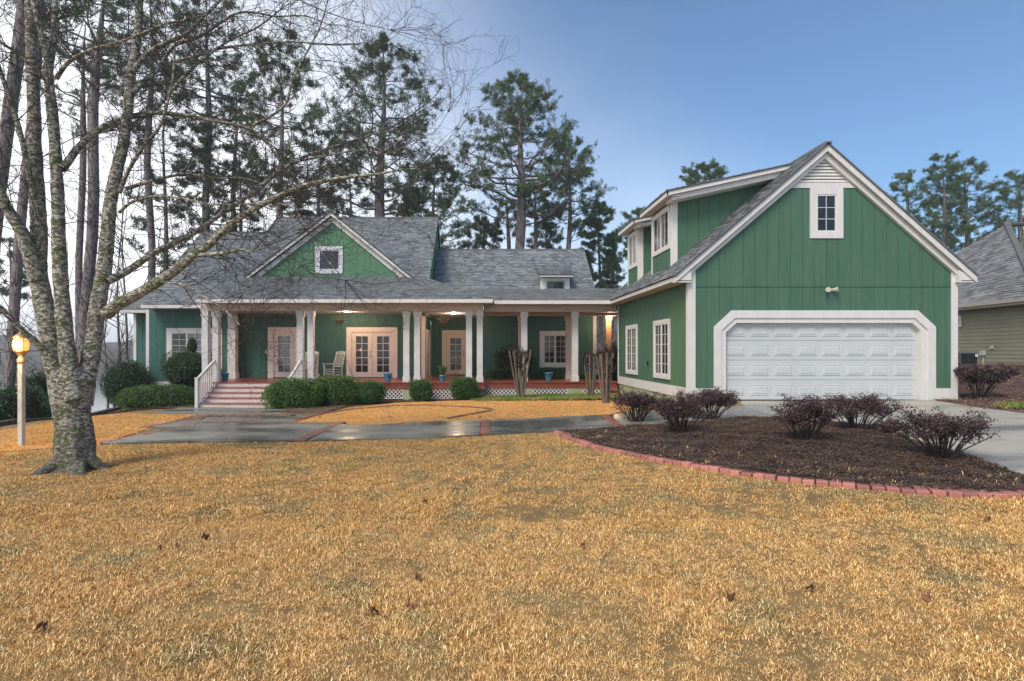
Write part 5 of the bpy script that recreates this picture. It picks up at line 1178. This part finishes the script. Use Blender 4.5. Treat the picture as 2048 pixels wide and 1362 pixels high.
def shp(label, x0, x1, y0, y1, Y, ry, leaf, n, m, **k):
    c, (rx, rz) = sh_px(x0, x1, y0, y1, Y); return shrub(label, c, (rx, ry, rz), leaf, n, m, **k)
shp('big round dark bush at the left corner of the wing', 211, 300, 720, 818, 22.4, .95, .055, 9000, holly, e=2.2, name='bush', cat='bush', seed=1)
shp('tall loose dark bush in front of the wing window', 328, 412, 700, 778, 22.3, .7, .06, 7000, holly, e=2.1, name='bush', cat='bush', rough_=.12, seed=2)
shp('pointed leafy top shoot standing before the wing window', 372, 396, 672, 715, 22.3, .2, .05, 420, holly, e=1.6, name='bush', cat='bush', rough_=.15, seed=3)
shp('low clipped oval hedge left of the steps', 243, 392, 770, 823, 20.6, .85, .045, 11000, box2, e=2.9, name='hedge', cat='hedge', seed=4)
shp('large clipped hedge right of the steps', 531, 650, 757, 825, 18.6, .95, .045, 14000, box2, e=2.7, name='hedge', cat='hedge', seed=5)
shp('clipped hedge joined behind the large hedge', 618, 722, 751, 818, 19.5, .8, .045, 10000, box2, e=2.8, name='hedge', cat='hedge', seed=6)
shp('round clipped shrub right of the double hedge', 711, 771, 762, 807, 19.6, .55, .042, 6500, box1, e=2.5, seed=7)
shp('cube shaped clipped shrub under the middle columns', 819, 864, 760, 801, 20.0, .42, .04, 5500, box1, e=4.2, seed=8)
shp('flat topped clipped shrub below the potted plant', 901, 957, 755, 799, 20.0, .5, .04, 6500, box1, e=3.6, seed=9)
shp('dark ball shaped bush against the green wall behind the deck', 988, 1072, 690, 757, 23.4, .42, .055, 6500, holly, e=2.3, name='bush', cat='bush', seed=10)
shp('low dark hedge below the ball shaped bush', 974, 1034, 737, 775, 23.2, .4, .05, 4000, holly, e=3, name='hedge', cat='hedge', seed=11)
shp('low shrub under the right hand casement window', 1069, 1132, 737, 775, 23.3, .4, .05, 4500, holly, e=2.5, rough_=.12, seed=12)
shp('low green shrub near the end of the breezeway', 1157, 1206, 746, 778, 23.3, .4, .05, 3500, box1, e=2.4, rough_=.12, seed=13)
shp('bright green bush behind the end of the breezeway', 1219, 1245, 690, 775, 25.5, .7, .06, 4500, box1, e=2.3, name='bush', cat='bush', rough_=.12, seed=14)
mat('plum_green_leaf', (.05, .04, .035), (.095, .04, .055), scale=4, rough=.5, attr=.7, c3=(.035, .06, .025), s3=3)
shp('dark evergreen thicket beyond the left end of the lawn', -20, 62, 770, 880, 17.5, 1.2, .07, 6000, holly, e=2.0, rough_=.22, seed=16, name='bush', cat='bush')
shp('dark evergreen thicket behind the retaining wall', 48, 100, 745, 860, 19.5, .9, .07, 5000, holly, e=2.0, rough_=.22, seed=17, name='bush', cat='bush')
# purple shrubs in the bed: fans of stems with leafy tops
purp = mat('purple_leaf', (.062, .034, .036), (.105, .055, .054), scale=6, rough=.5, attr=.7, c3=(.045, .05, .025), s3=5, lo3=.55, hi3=.65, spec=.45)
pst = mat('dark_stem', (.03, .022, .022), (.06, .045, .04), scale=9, rough=.8)
def fan(label, px, py, x0, x1, y_top, n=2600, m=None):
    n = int(n * 1.9)
    p = G3(px, py); Y = p.y; s = Y / F; p = Vector((p.x, p.y, p.z + float(mound(np.array([p.x]), np.array([p.y]))[0]))); o = empty('purple_shrub', p, label, 'shrub', 'purple shrubs in the mulch bed')
    wl, wr, h = (px - x0) * s, (x1 - px) * s, (py - y_top) * s; st = TB(); tips = []
    for i in range(34):
        u = R.uniform(-1, 1); v = R.uniform(-1, 1); xx = (wr if u > 0 else wl) * u * .84; yy = v * (wl + wr) * .32; hh = h * (1 - .14 * u * u) * R.uniform(.62, 1.0)
        b0 = np.array([p.x + u * .09 + R.gauss(0, .03), p.y + v * .08, p.z - .03]); e = np.array([p.x + xx, p.y + yy, p.z + hh]); m1 = b0 * .55 + e * .45 + (-.02 * u, 0, .04 * h)
        st.tube([b0, b0 * .75 + m1 * .25, m1, m1 * .4 + e * .6, e], [.011, .01, .008, .006, .003], 4)
        for j in range(7):
            t = R.uniform(.35, .95); q = m1 + (e - m1) * t; e2 = q + np.array([R.gauss(0, .09), R.gauss(0, .09), R.uniform(.02, .14)]) * (.6 + h); st.tube([q, e2], [.005, .0025], 3); tips.append(e2); tips.append(q + (e2 - q) * .5)
        tips.append(e)
    st.obj('stems', pst, o)['kind'] = 'stuff'
    T = np.array(tips); wgt = np.clip((T[:, 2] - p.z) / h,   .15, 1) ** 1.5; wgt /= wgt.sum(); idx_ = NR.choice(len(T), n, p=wgt)
    c = T[idx_] + NR.normal(size=(n, 3)) * np.array([.032, .032, .022]); V, F_, S = leafquads(c, .030 if m is None else .045); finish('foliage', arr_mesh('foliage', V - np.array(wloc(o)), F_, S), m or purp, o)['kind'] = 'stuff'
fan('purple shrub furthest left in the mulch bed beside the walkway', 1272, 845, 1216, 1328, 790, 5200)
fan('purple shrub second from the left and nearer to the lawn', 1360, 876, 1310, 1412, 808, 4600)
fan('flat topped purple shrub before the white garage corner', 1420, 840, 1358, 1480, 784, 4800)
fan('purple shrub in the middle of the mulch bed', 1612, 900, 1553, 1668, 818, 4300)
fan('wide purple shrub against the garage door', 1714, 868, 1655, 1792, 803, 4600)
fan('open spreading purple shrub nearest the driveway at right', 1884, 924, 1793, 1986, 832, 4200)
fan('tiny purple shrub sprout beside the driveway edge', 1782, 878, 1760, 1808, 852, 700)
fan('purple and green shrub beside the right corner of the garage', 1955, 799, 1908, 2022, 738, 6500, MAT['plum_green_leaf'])
# pruned crape myrtles
def crape(label, px, py, x0, x1, y_top, ns):
    p = G3(px, py); s = p.y / F; o = empty('pruned_tree', p, label, 'tree', 'pruned crape myrtles by the porch'); wl, wr, h = (px - x0) * s, (x1 - px) * s, (py - y_top) * s; tw2 = TB()
    cb = mat('smooth_tan_bark', (.20, .15, .105), (.12, .095, .075), scale=5, rough=.75, stretch=(1, 1, .3), world=True)
    for i in range(ns):
        u = -1 + 2 * (i + .5) / ns + R.uniform(-.1, .1); v = R.uniform(-.8, .8); xx = (wr if u > 0 else wl) * u * .9; top = h * R.uniform(.80, .9)
        b0 = np.array([p.x + u * .07, p.y + v * .06, p.z - .05]); e = np.array([p.x + xx, p.y + v * (wl + wr) * .4, p.z + top]); m1 = np.array([p.x + xx * .55 + u * .03, p.y + v * .12, p.z + top * .5])
        t = TB(); P = spline([b0, m1, e], 5); r = R.uniform(.024, .034); rd = [r * (1.25 - .45 * k / len(P)) for k in range(len(P))]; rd[-1] *= 1.9; rd[-2] *= 1.5; t.tube(P, rd, 7); t.obj('stem', cb, o)
        for j in range(3):
            q = P[R.randint(len(P) - 6, len(P) - 2)]; e2 = q + np.array([R.gauss(0, .12), R.gauss(0, .12), R.uniform(.1, .3)]); tw2.tube([q, (q + e2) / 2, e2], [r * .6, r * .6, r * .8], 5); twb = e2
            for l in range(4): f = twb + np.array([R.gauss(0, .07), R.gauss(0, .07), R.uniform(.06, .16)]); tw2.tube([twb, f], [.009, .004], 3)
        for l in range(9): f = e + np.array([R.gauss(0, .1), R.gauss(0, .1), R.uniform(.05, .2)]); tw2.tube([e, (e + f) / 2 + (0, 0, .02), f], [.011, .009, .004], 3)
    tw2.obj('knobby_twigs', pst, o)['kind'] = 'stuff'
crape('pruned multi stem tree in front of the first pair of right hand columns', 1041, 799, 1014, 1064, 688, 8)
crape('smaller pruned tree left of the one by the garage', 1182, 796, 1160, 1200, 698, 5)
crape('pruned tree standing closest to the garage side wall', 1212, 808, 1192, 1232, 691, 7)

# ------------------------------------------------------------------ GROUND COVER
def gn_scatter(name, pts, rot, scl, tufts, which, m_label):
    me = bpy.data.meshes.new(name); me.vertices.add(len(pts)); me.vertices.foreach_set('co', np.asarray(pts, np.float32).ravel())
    for nm, ty, dat in (('rot', 'FLOAT', rot), ('scl', 'FLOAT', scl), ('pick', 'INT', which), ('tilt', 'FLOAT', NR.uniform(-.25, .25, len(pts)))):
        a_ = me.attributes.new(nm, ty, 'POINT'); a_.data.foreach_set('value', np.asarray(dat, np.float32 if ty == 'FLOAT' else np.int32))
    o = bpy.data.objects.new(name, me); C.objects.link(o); o['kind'] = 'stuff'
    ng = bpy.data.node_groups.new(name, 'GeometryNodeTree'); ng.interface.new_socket('Geometry', in_out='INPUT', socket_type='NodeSocketGeometry'); ng.interface.new_socket('Geometry', in_out='OUTPUT', socket_type='NodeSocketGeometry')
    N = ng.nodes; L = ng.links; gi = N.new('NodeGroupInput'); go = N.new('NodeGroupOutput'); jn = N.new('GeometryNodeJoinGeometry')
    def attr(nm, ty):
        x = N.new('GeometryNodeInputNamedAttribute'); x.data_type = ty; x.inputs['Name'].default_value = nm; return x.outputs['Attribute']
    rt, sc_, pk, tl = attr('rot', 'FLOAT'), attr('scl', 'FLOAT'), attr('pick', 'INT'), attr('tilt', 'FLOAT')
    cx_ = N.new('ShaderNodeCombineXYZ'); L.new(tl, cx_.inputs[0]); L.new(tl, cx_.inputs[1]); L.new(rt, cx_.inputs[2])
    er = N.new('FunctionNodeEulerToRotation'); L.new(cx_.outputs[0], er.inputs[0])
    for i, t in enumerate(tufts):
        oi = N.new('GeometryNodeObjectInfo'); oi.inputs['Object'].default_value = t; oi.inputs['As Instance'].default_value = True
        cp = N.new('FunctionNodeCompare'); cp.data_type = 'INT'; cp.operation = 'EQUAL'; L.new(pk, cp.inputs[2]); cp.inputs[3].default_value = i
        ip = N.new('GeometryNodeInstanceOnPoints'); L.new(gi.outputs[0], ip.inputs['Points']); L.new(cp.outputs[0], ip.inputs['Selection']); L.new(oi.outputs['Geometry'], ip.inputs['Instance']); L.new(er.outputs[0], ip.inputs['Rotation']); L.new(sc_, ip.inputs['Scale'])
        L.new(ip.outputs[0], jn.inputs[0])
    L.new(jn.outputs[0], go.inputs[0]); md = o.modifiers.new('scatter', 'NODES'); md.node_group = ng; return o
def tuft(name, n, rad, h, w_, m, lean=.8):
    a = NR.uniform(0, 6.28, n); rr2 = rad * np.sqrt(NR.random(n)); b0 = np.stack([rr2 * np.cos(a), rr2 * np.sin(a), np.full(n, -.006)], 1)
    az = NR.uniform(0, 6.28, n); l = h * NR.uniform(.45, 1.1, n); ln = NR.uniform(.15, 1, n) * lean; d = np.stack([np.cos(az) * np.sin(ln), np.sin(az) * np.sin(ln), np.cos(ln)], 1)
    sd_ = np.stack([-np.sin(az), np.cos(az), np.zeros(n)], 1) * w_ * NR.uniform(.6, 1.2, n)[:, None] * .5
    mid = b0 + d * (l * .55)[:, None]; ln2 = ln + NR.uniform(.1, .7, n); d2 = np.stack([np.cos(az) * np.sin(ln2), np.sin(az) * np.sin(ln2), np.cos(ln2)], 1); tip = mid + d2 * (l * .5)[:, None]
    V = np.stack([b0 - sd_, b0 + sd_, mid + sd_ * .8, mid - sd_ * .8, tip], 1).reshape(-1, 3); ix = np.arange(n)[:, None] * 5
    T = np.concatenate([ix + np.array([[0, 1, 2]]), ix + np.array([[0, 2, 3]]), ix + np.array([[3, 2, 4]])]); me = arr_mesh(name, V, T, np.repeat(NR.random(n), 5)); me.materials.append(m)
    return bpy.data.objects.new(name, me)
straw = mat('dry_grass_blade', (.76, .45, .155), (.64, .35, .11), scale=3.4, rough=.85, attr=.55, cattr=(.90, .68, .36), world=True, c3=(.33, .27, .12), s3=1.6, lo3=.51, hi3=.66, spec=.08)
strawo = mat('orange_grass_blade', (.86, .50, .18), (.76, .42, .14), scale=2.0, rough=.7, attr=.3, world=True, c3=(.52, .38, .16), s3=2.5, lo3=.52, hi3=.72, spec=.08)
mossb = mat('green_grass_blade', (.09, .19, .02), (.30, .24, .09), scale=1.4, lo=.42, hi=.6, rough=.7, attr=.5, world=True)
def vnoise(X, Y, s, seed=0):
    r = np.zeros_like(X)
    for k in range(5):
        f = s * (1.7 ** k); a_ = seed + k * 2.1; r += (np.sin(X * f * math.cos(a_) + Y * f * math.sin(a_) + a_ * 3) * np.sin(-X * f * math.sin(a_ * 1.3) + Y * f * math.cos(a_ * 1.3) + a_ * 5)) / (1.25 ** k)
    return r
def sample(poly, dens, keep=None):
    xs = [p[0] for p in poly]; ys = [p[1] for p in poly]; n = int((max(xs) - min(xs)) * (max(ys) - min(ys)) * dens)
    X = NR.uniform(min(xs), max(xs), n); Y = NR.uniform(min(ys), max(ys), n); k = inpoly(X, Y, poly)
    if keep is not None: k &= keep(X, Y)
    return X[k], Y[k]
NOT = [gp(p) for p in SLABS] + [DR, BED]
def clear(X, Y):
    k = np.ones(X.shape, bool)
    for p in NOT: k &= ~inpoly(X, Y, p)
    for a_, b_, wd in ((gg(600, 884), gg(683, 846.5), .13), (gg(971, 870), gg(971, 843), .13), (gg(1238, 855), gg(1209, 832.5), .13), (gg(398, 849), gg(205, 888), .11), (gg(405, 836), gg(285, 858), .11)):
        d = b_ - a_; t = np.clip(((X - a_[0]) * d[0] + (Y - a_[1]) * d[1]) / (d @ d), 0, 1); k &= np.hypot(X - a_[0] - t * d[0], Y - a_[1] - t * d[1]) > wd
    for i in range(len(EDGE) - 1):
        a_ = np.array(EDGE[i]); d = np.array(EDGE[i + 1]) - a_; t = np.clip(((X - a_[0]) * d[0] + (Y - a_[1]) * d[1]) / (d @ d), 0, 1); k &= np.hypot(X - a_[0] - t * d[0], Y - a_[1] - t * d[1]) > .115
    for i in range(len(loop) - 1):
        a_ = np.array(loop[i]); d = np.array(loop[i + 1]) - a_; t = np.clip(((X - a_[0]) * d[0] + (Y - a_[1]) * d[1]) / (d @ d), 0, 1); k &= np.hypot(X - a_[0] - t * d[0], Y - a_[1] - t * d[1]) > .12
    k &= np.hypot(X - tb_g.x, (Y - tb_g.y) * 1.3) > .43 + .09 * np.sin(np.arctan2(Y - tb_g.y, X - tb_g.x) * 5)
    return k
near = [tuft('grass_tuft', 30, .05, .033, .0036, straw, lean=1.15) for _ in range(5)]; mid_ = [tuft('grass_tuft', 28, .07, .036, .0058, straw, lean=1.1) for _ in range(4)]
FL = [(-9.5, 1.9), (9, 1.9), (9, 4.4), (7.4, 5.1)] + EDGE[::-1] + gp([(1116, 866), (960, 873.5), (616, 884.5), (200, 890.5), (0, 905)]) + [(-13, 9)]
band_lo = lambda X, Y: (np.abs(X) < Y * 1.12 + 2.6)
def lay(name, poly, tufts, dens, hs=1.0, off=0, keep=None, gap=.0, seed=0):
    X, Y = sample(poly, dens, keep); k = clear(X, Y) if name != 'moss_turf' else np.ones(len(X), bool); X, Y = X[k], Y[k]
    nz = vnoise(X, Y, 3.1, seed); nz2 = vnoise(X, Y, 11, seed + 3); nz3 = vnoise(X, Y, 31, seed + 5); k = (nz * .08 + nz2 * .35 + nz3 * .62 + NR.normal(size=len(X)) * .25) > gap; X, Y, nz, nz2 = X[k], Y[k], nz[k], nz2[k]
    s = np.clip(1 + .16 * nz + .14 * nz2, .5, 1.5) * NR.uniform(.7, 1.2, len(X)) * hs
    return gn_scatter(name, np.stack([X, Y, gh(X, Y) + off], 1), NR.uniform(0, 6.28, len(X)), s, tufts, NR.integers(0, len(tufts), len(X)), '')
lay('dry_grass', FL, near, 1150, keep=lambda X, Y: (Y < 5.2) & band_lo(X, Y), gap=-.85)
lay('dry_grass', FL, mid_, 620, keep=lambda X, Y: (Y >= 5.0) & band_lo(X, Y), gap=-.38, hs=.95)
mo = [tuft('grass_tuft', 26, .11, .036, .009, strawo, lean=1.1) for _ in range(3)]
lay('orange_grass', BL, mo, 300, off=.012, gap=-.7, hs=.85); lay('orange_grass', LL, mo, 300, off=.012, gap=-.7, hs=.85)
mg = [tuft('grass_tuft', 24, .1, .045, .012, mossb) for _ in range(3)]
lay('moss_turf', GS, mg, 420, off=.045, gap=-.6); lay('moss_turf', GS2, mg, 420, off=.06, gap=-.4)
# pine straw and bark litter on the beds
def litter(name, poly, n, m, off, ln=.12, wd=.004, keep=None, lift=.03):
    X, Y = sample(poly, n, keep); k = len(X); z = gh(X, Y) + off + (mound(X, Y) if poly is BED else 0) + NR.uniform(0, lift, k); a = NR.uniform(0, 6.28, k); l = NR.uniform(.4, 1, (k, 1)) * ln; d = np.stack([np.cos(a), np.sin(a), NR.uniform(-.12, .25, k)], 1) * l * .5
    s = np.stack([-np.sin(a), np.cos(a), np.zeros(k)], 1) * wd * .5; c = np.stack([X, Y, z], 1); b = np.cross(d, s); b[:, 2] = np.abs(b[:, 2]); bow = np.stack([np.zeros(k), np.zeros(k), NR.uniform(-.01, .015, k)], 1)
    V = np.stack([c - d - s, c - d + s, c + s + bow, c - s + bow, c + d + s * .4, c + d - s * .4], 1).reshape(-1, 3); ix = np.arange(k)[:, None] * 6
    Q = np.concatenate([ix + np.array([[0, 1, 2, 3]]), ix + np.array([[3, 2, 4, 5]])]); o = finish(name, arr_mesh(name, V, Q, np.repeat(NR.random(k), 6)), m, None); o['kind'] = 'stuff'; return o
strm = mat('pine_straw', (.20, .10, .05), (.34, .20, .10), scale=6, rough=.85, attr=.6, world=True, c3=(.10, .07, .055), s3=3, lo3=.45, hi3=.6)
chipm = mat('bark_chip', (.06, .042, .036), (.12, .08, .065), scale=9, rough=.9, attr=.6, world=True)
litter('pine_straw', BED, 900, strm, .04, .15, .004); litter('bark_chips', BED, 1500, chipm, .038, .05, .02, lift=.02)
litter('pine_straw', LM, 300, strm, .035, .16, .01); litter('pine_straw', HM, 250, strm, .035, .16, .01); litter('pine_straw', RM, 130, mat('red_litter', (.22, .10, .06), (.32, .2, .13), scale=6, rough=.9, attr=.6, world=True), .05, .14, .022, keep=lambda X, Y: Y < 24)
dry = [tuft('grass_tuft', 8, .09, .075, .004, straw, lean=1.5) for _ in range(3)]
X, Y = sample(BED, 26, lambda X, Y: (np.minimum.reduce([np.hypot(X - p[0], Y - p[1]) for p in EDGE]) < .75)); gn_scatter('dry_grass', np.stack([X, Y, gh(X, Y) + .05 + mound(X, Y)], 1), NR.uniform(0, 6.28, len(X)), NR.uniform(.5, 1.1, len(X)), dry, NR.integers(0, 3, len(X)), '')
# fallen leaves on the lawn
lfm = mat('dead_leaf', (.16, .065, .035), (.24, .12, .07), scale=20, rough=.8, rnd=.4)
def leaf_mesh():
    n = 14; vs = [(0, 0, .012)]; 
    for k in range(n): a = 2 * math.pi * k / n; r = .021 * (1 + .35 * (k % 2) - .25 * abs(math.cos(a))); vs.append((r * 1.3 * math.cos(a), r * math.sin(a), .03 * math.sin(a * 2 + 1) + .015 * (k % 2)))
    me = bpy.data.meshes.new('fallen_leaf'); me.from_pydata(vs, [], [(0, k + 1, (k + 1) % n + 1) for k in range(n)]); me.materials.append(lfm); return me
lm_ = leaf_mesh()
for px, py, lb in ((1460, 1205, 'brown leaf on the lawn right of centre near the bottom'), (820, 1220, 'darker of two neighbouring brown leaves in the lower middle of the lawn'), (748, 1235, 'paler of two neighbouring brown leaves in the lower middle of the lawn'), (82, 1268, 'brown leaf in the bottom left corner of the lawn'), (318, 1105, 'leftmost of three small leaves below the bare tree'), (355, 1100, 'middle of three small leaves below the bare tree'), (410, 1082, 'rightmost of three small leaves below the bare tree'),
        (836, 1163, 'dark curled leaf in the middle of the lawn'), (1165, 1100, 'small leaf on the lawn below the tip of the brick border'), (1855, 1205, 'brown leaf in the lower right part of the lawn'), (1975, 1045, 'brown leaf just below the right end of the brick border'), (1620, 1188, 'brown leaf on the lawn under the garage door'), (640, 838, 'leftmost leaf on the orange grass behind the walkway'),
        (780, 836, 'middle leaf on the orange grass behind the walkway'), (960, 838, 'rightmost leaf on the orange grass behind the walkway'), (850, 1010, 'small leaf on the lawn in front of the walkway'), (1388, 880, 'leaf lying on the mulch beside a purple shrub')):
    p = G3(px, py); o = bpy.data.objects.new('fallen_leaf', lm_); C.objects.link(o); o.location = p + Vector((0, 0, .035)); o.rotation_euler = (R.uniform(-.5, .5), R.uniform(-.5, .5), R.uniform(0, 6)); sc_ = R.uniform(.6, 1.1); o.scale = (sc_,) * 3
    tag(o, lb, 'leaf', 'fallen leaves scattered over the lawn')

# ------------------------------------------------------------------ damp winter air
hz = MB().box(-640, 720, -70, 920, -12, 31).build('haze', None, None); hz['kind'] = 'stuff'
hmz = bpy.data.materials.new('damp_air'); hmz.use_nodes = True; t_ = hmz.node_tree; t_.nodes.clear()
pv = t_.nodes.new('ShaderNodeVolumePrincipled'); pv.inputs['Density'].default_value = HAZE; pv.inputs['Color'].default_value = (.9, .93, .97, 1); pv.inputs['Anisotropy'].default_value = .3
ou = t_.nodes.new('ShaderNodeOutputMaterial'); t_.links.new(pv.outputs[0], ou.inputs['Volume']); hz.data.materials.append(hmz)
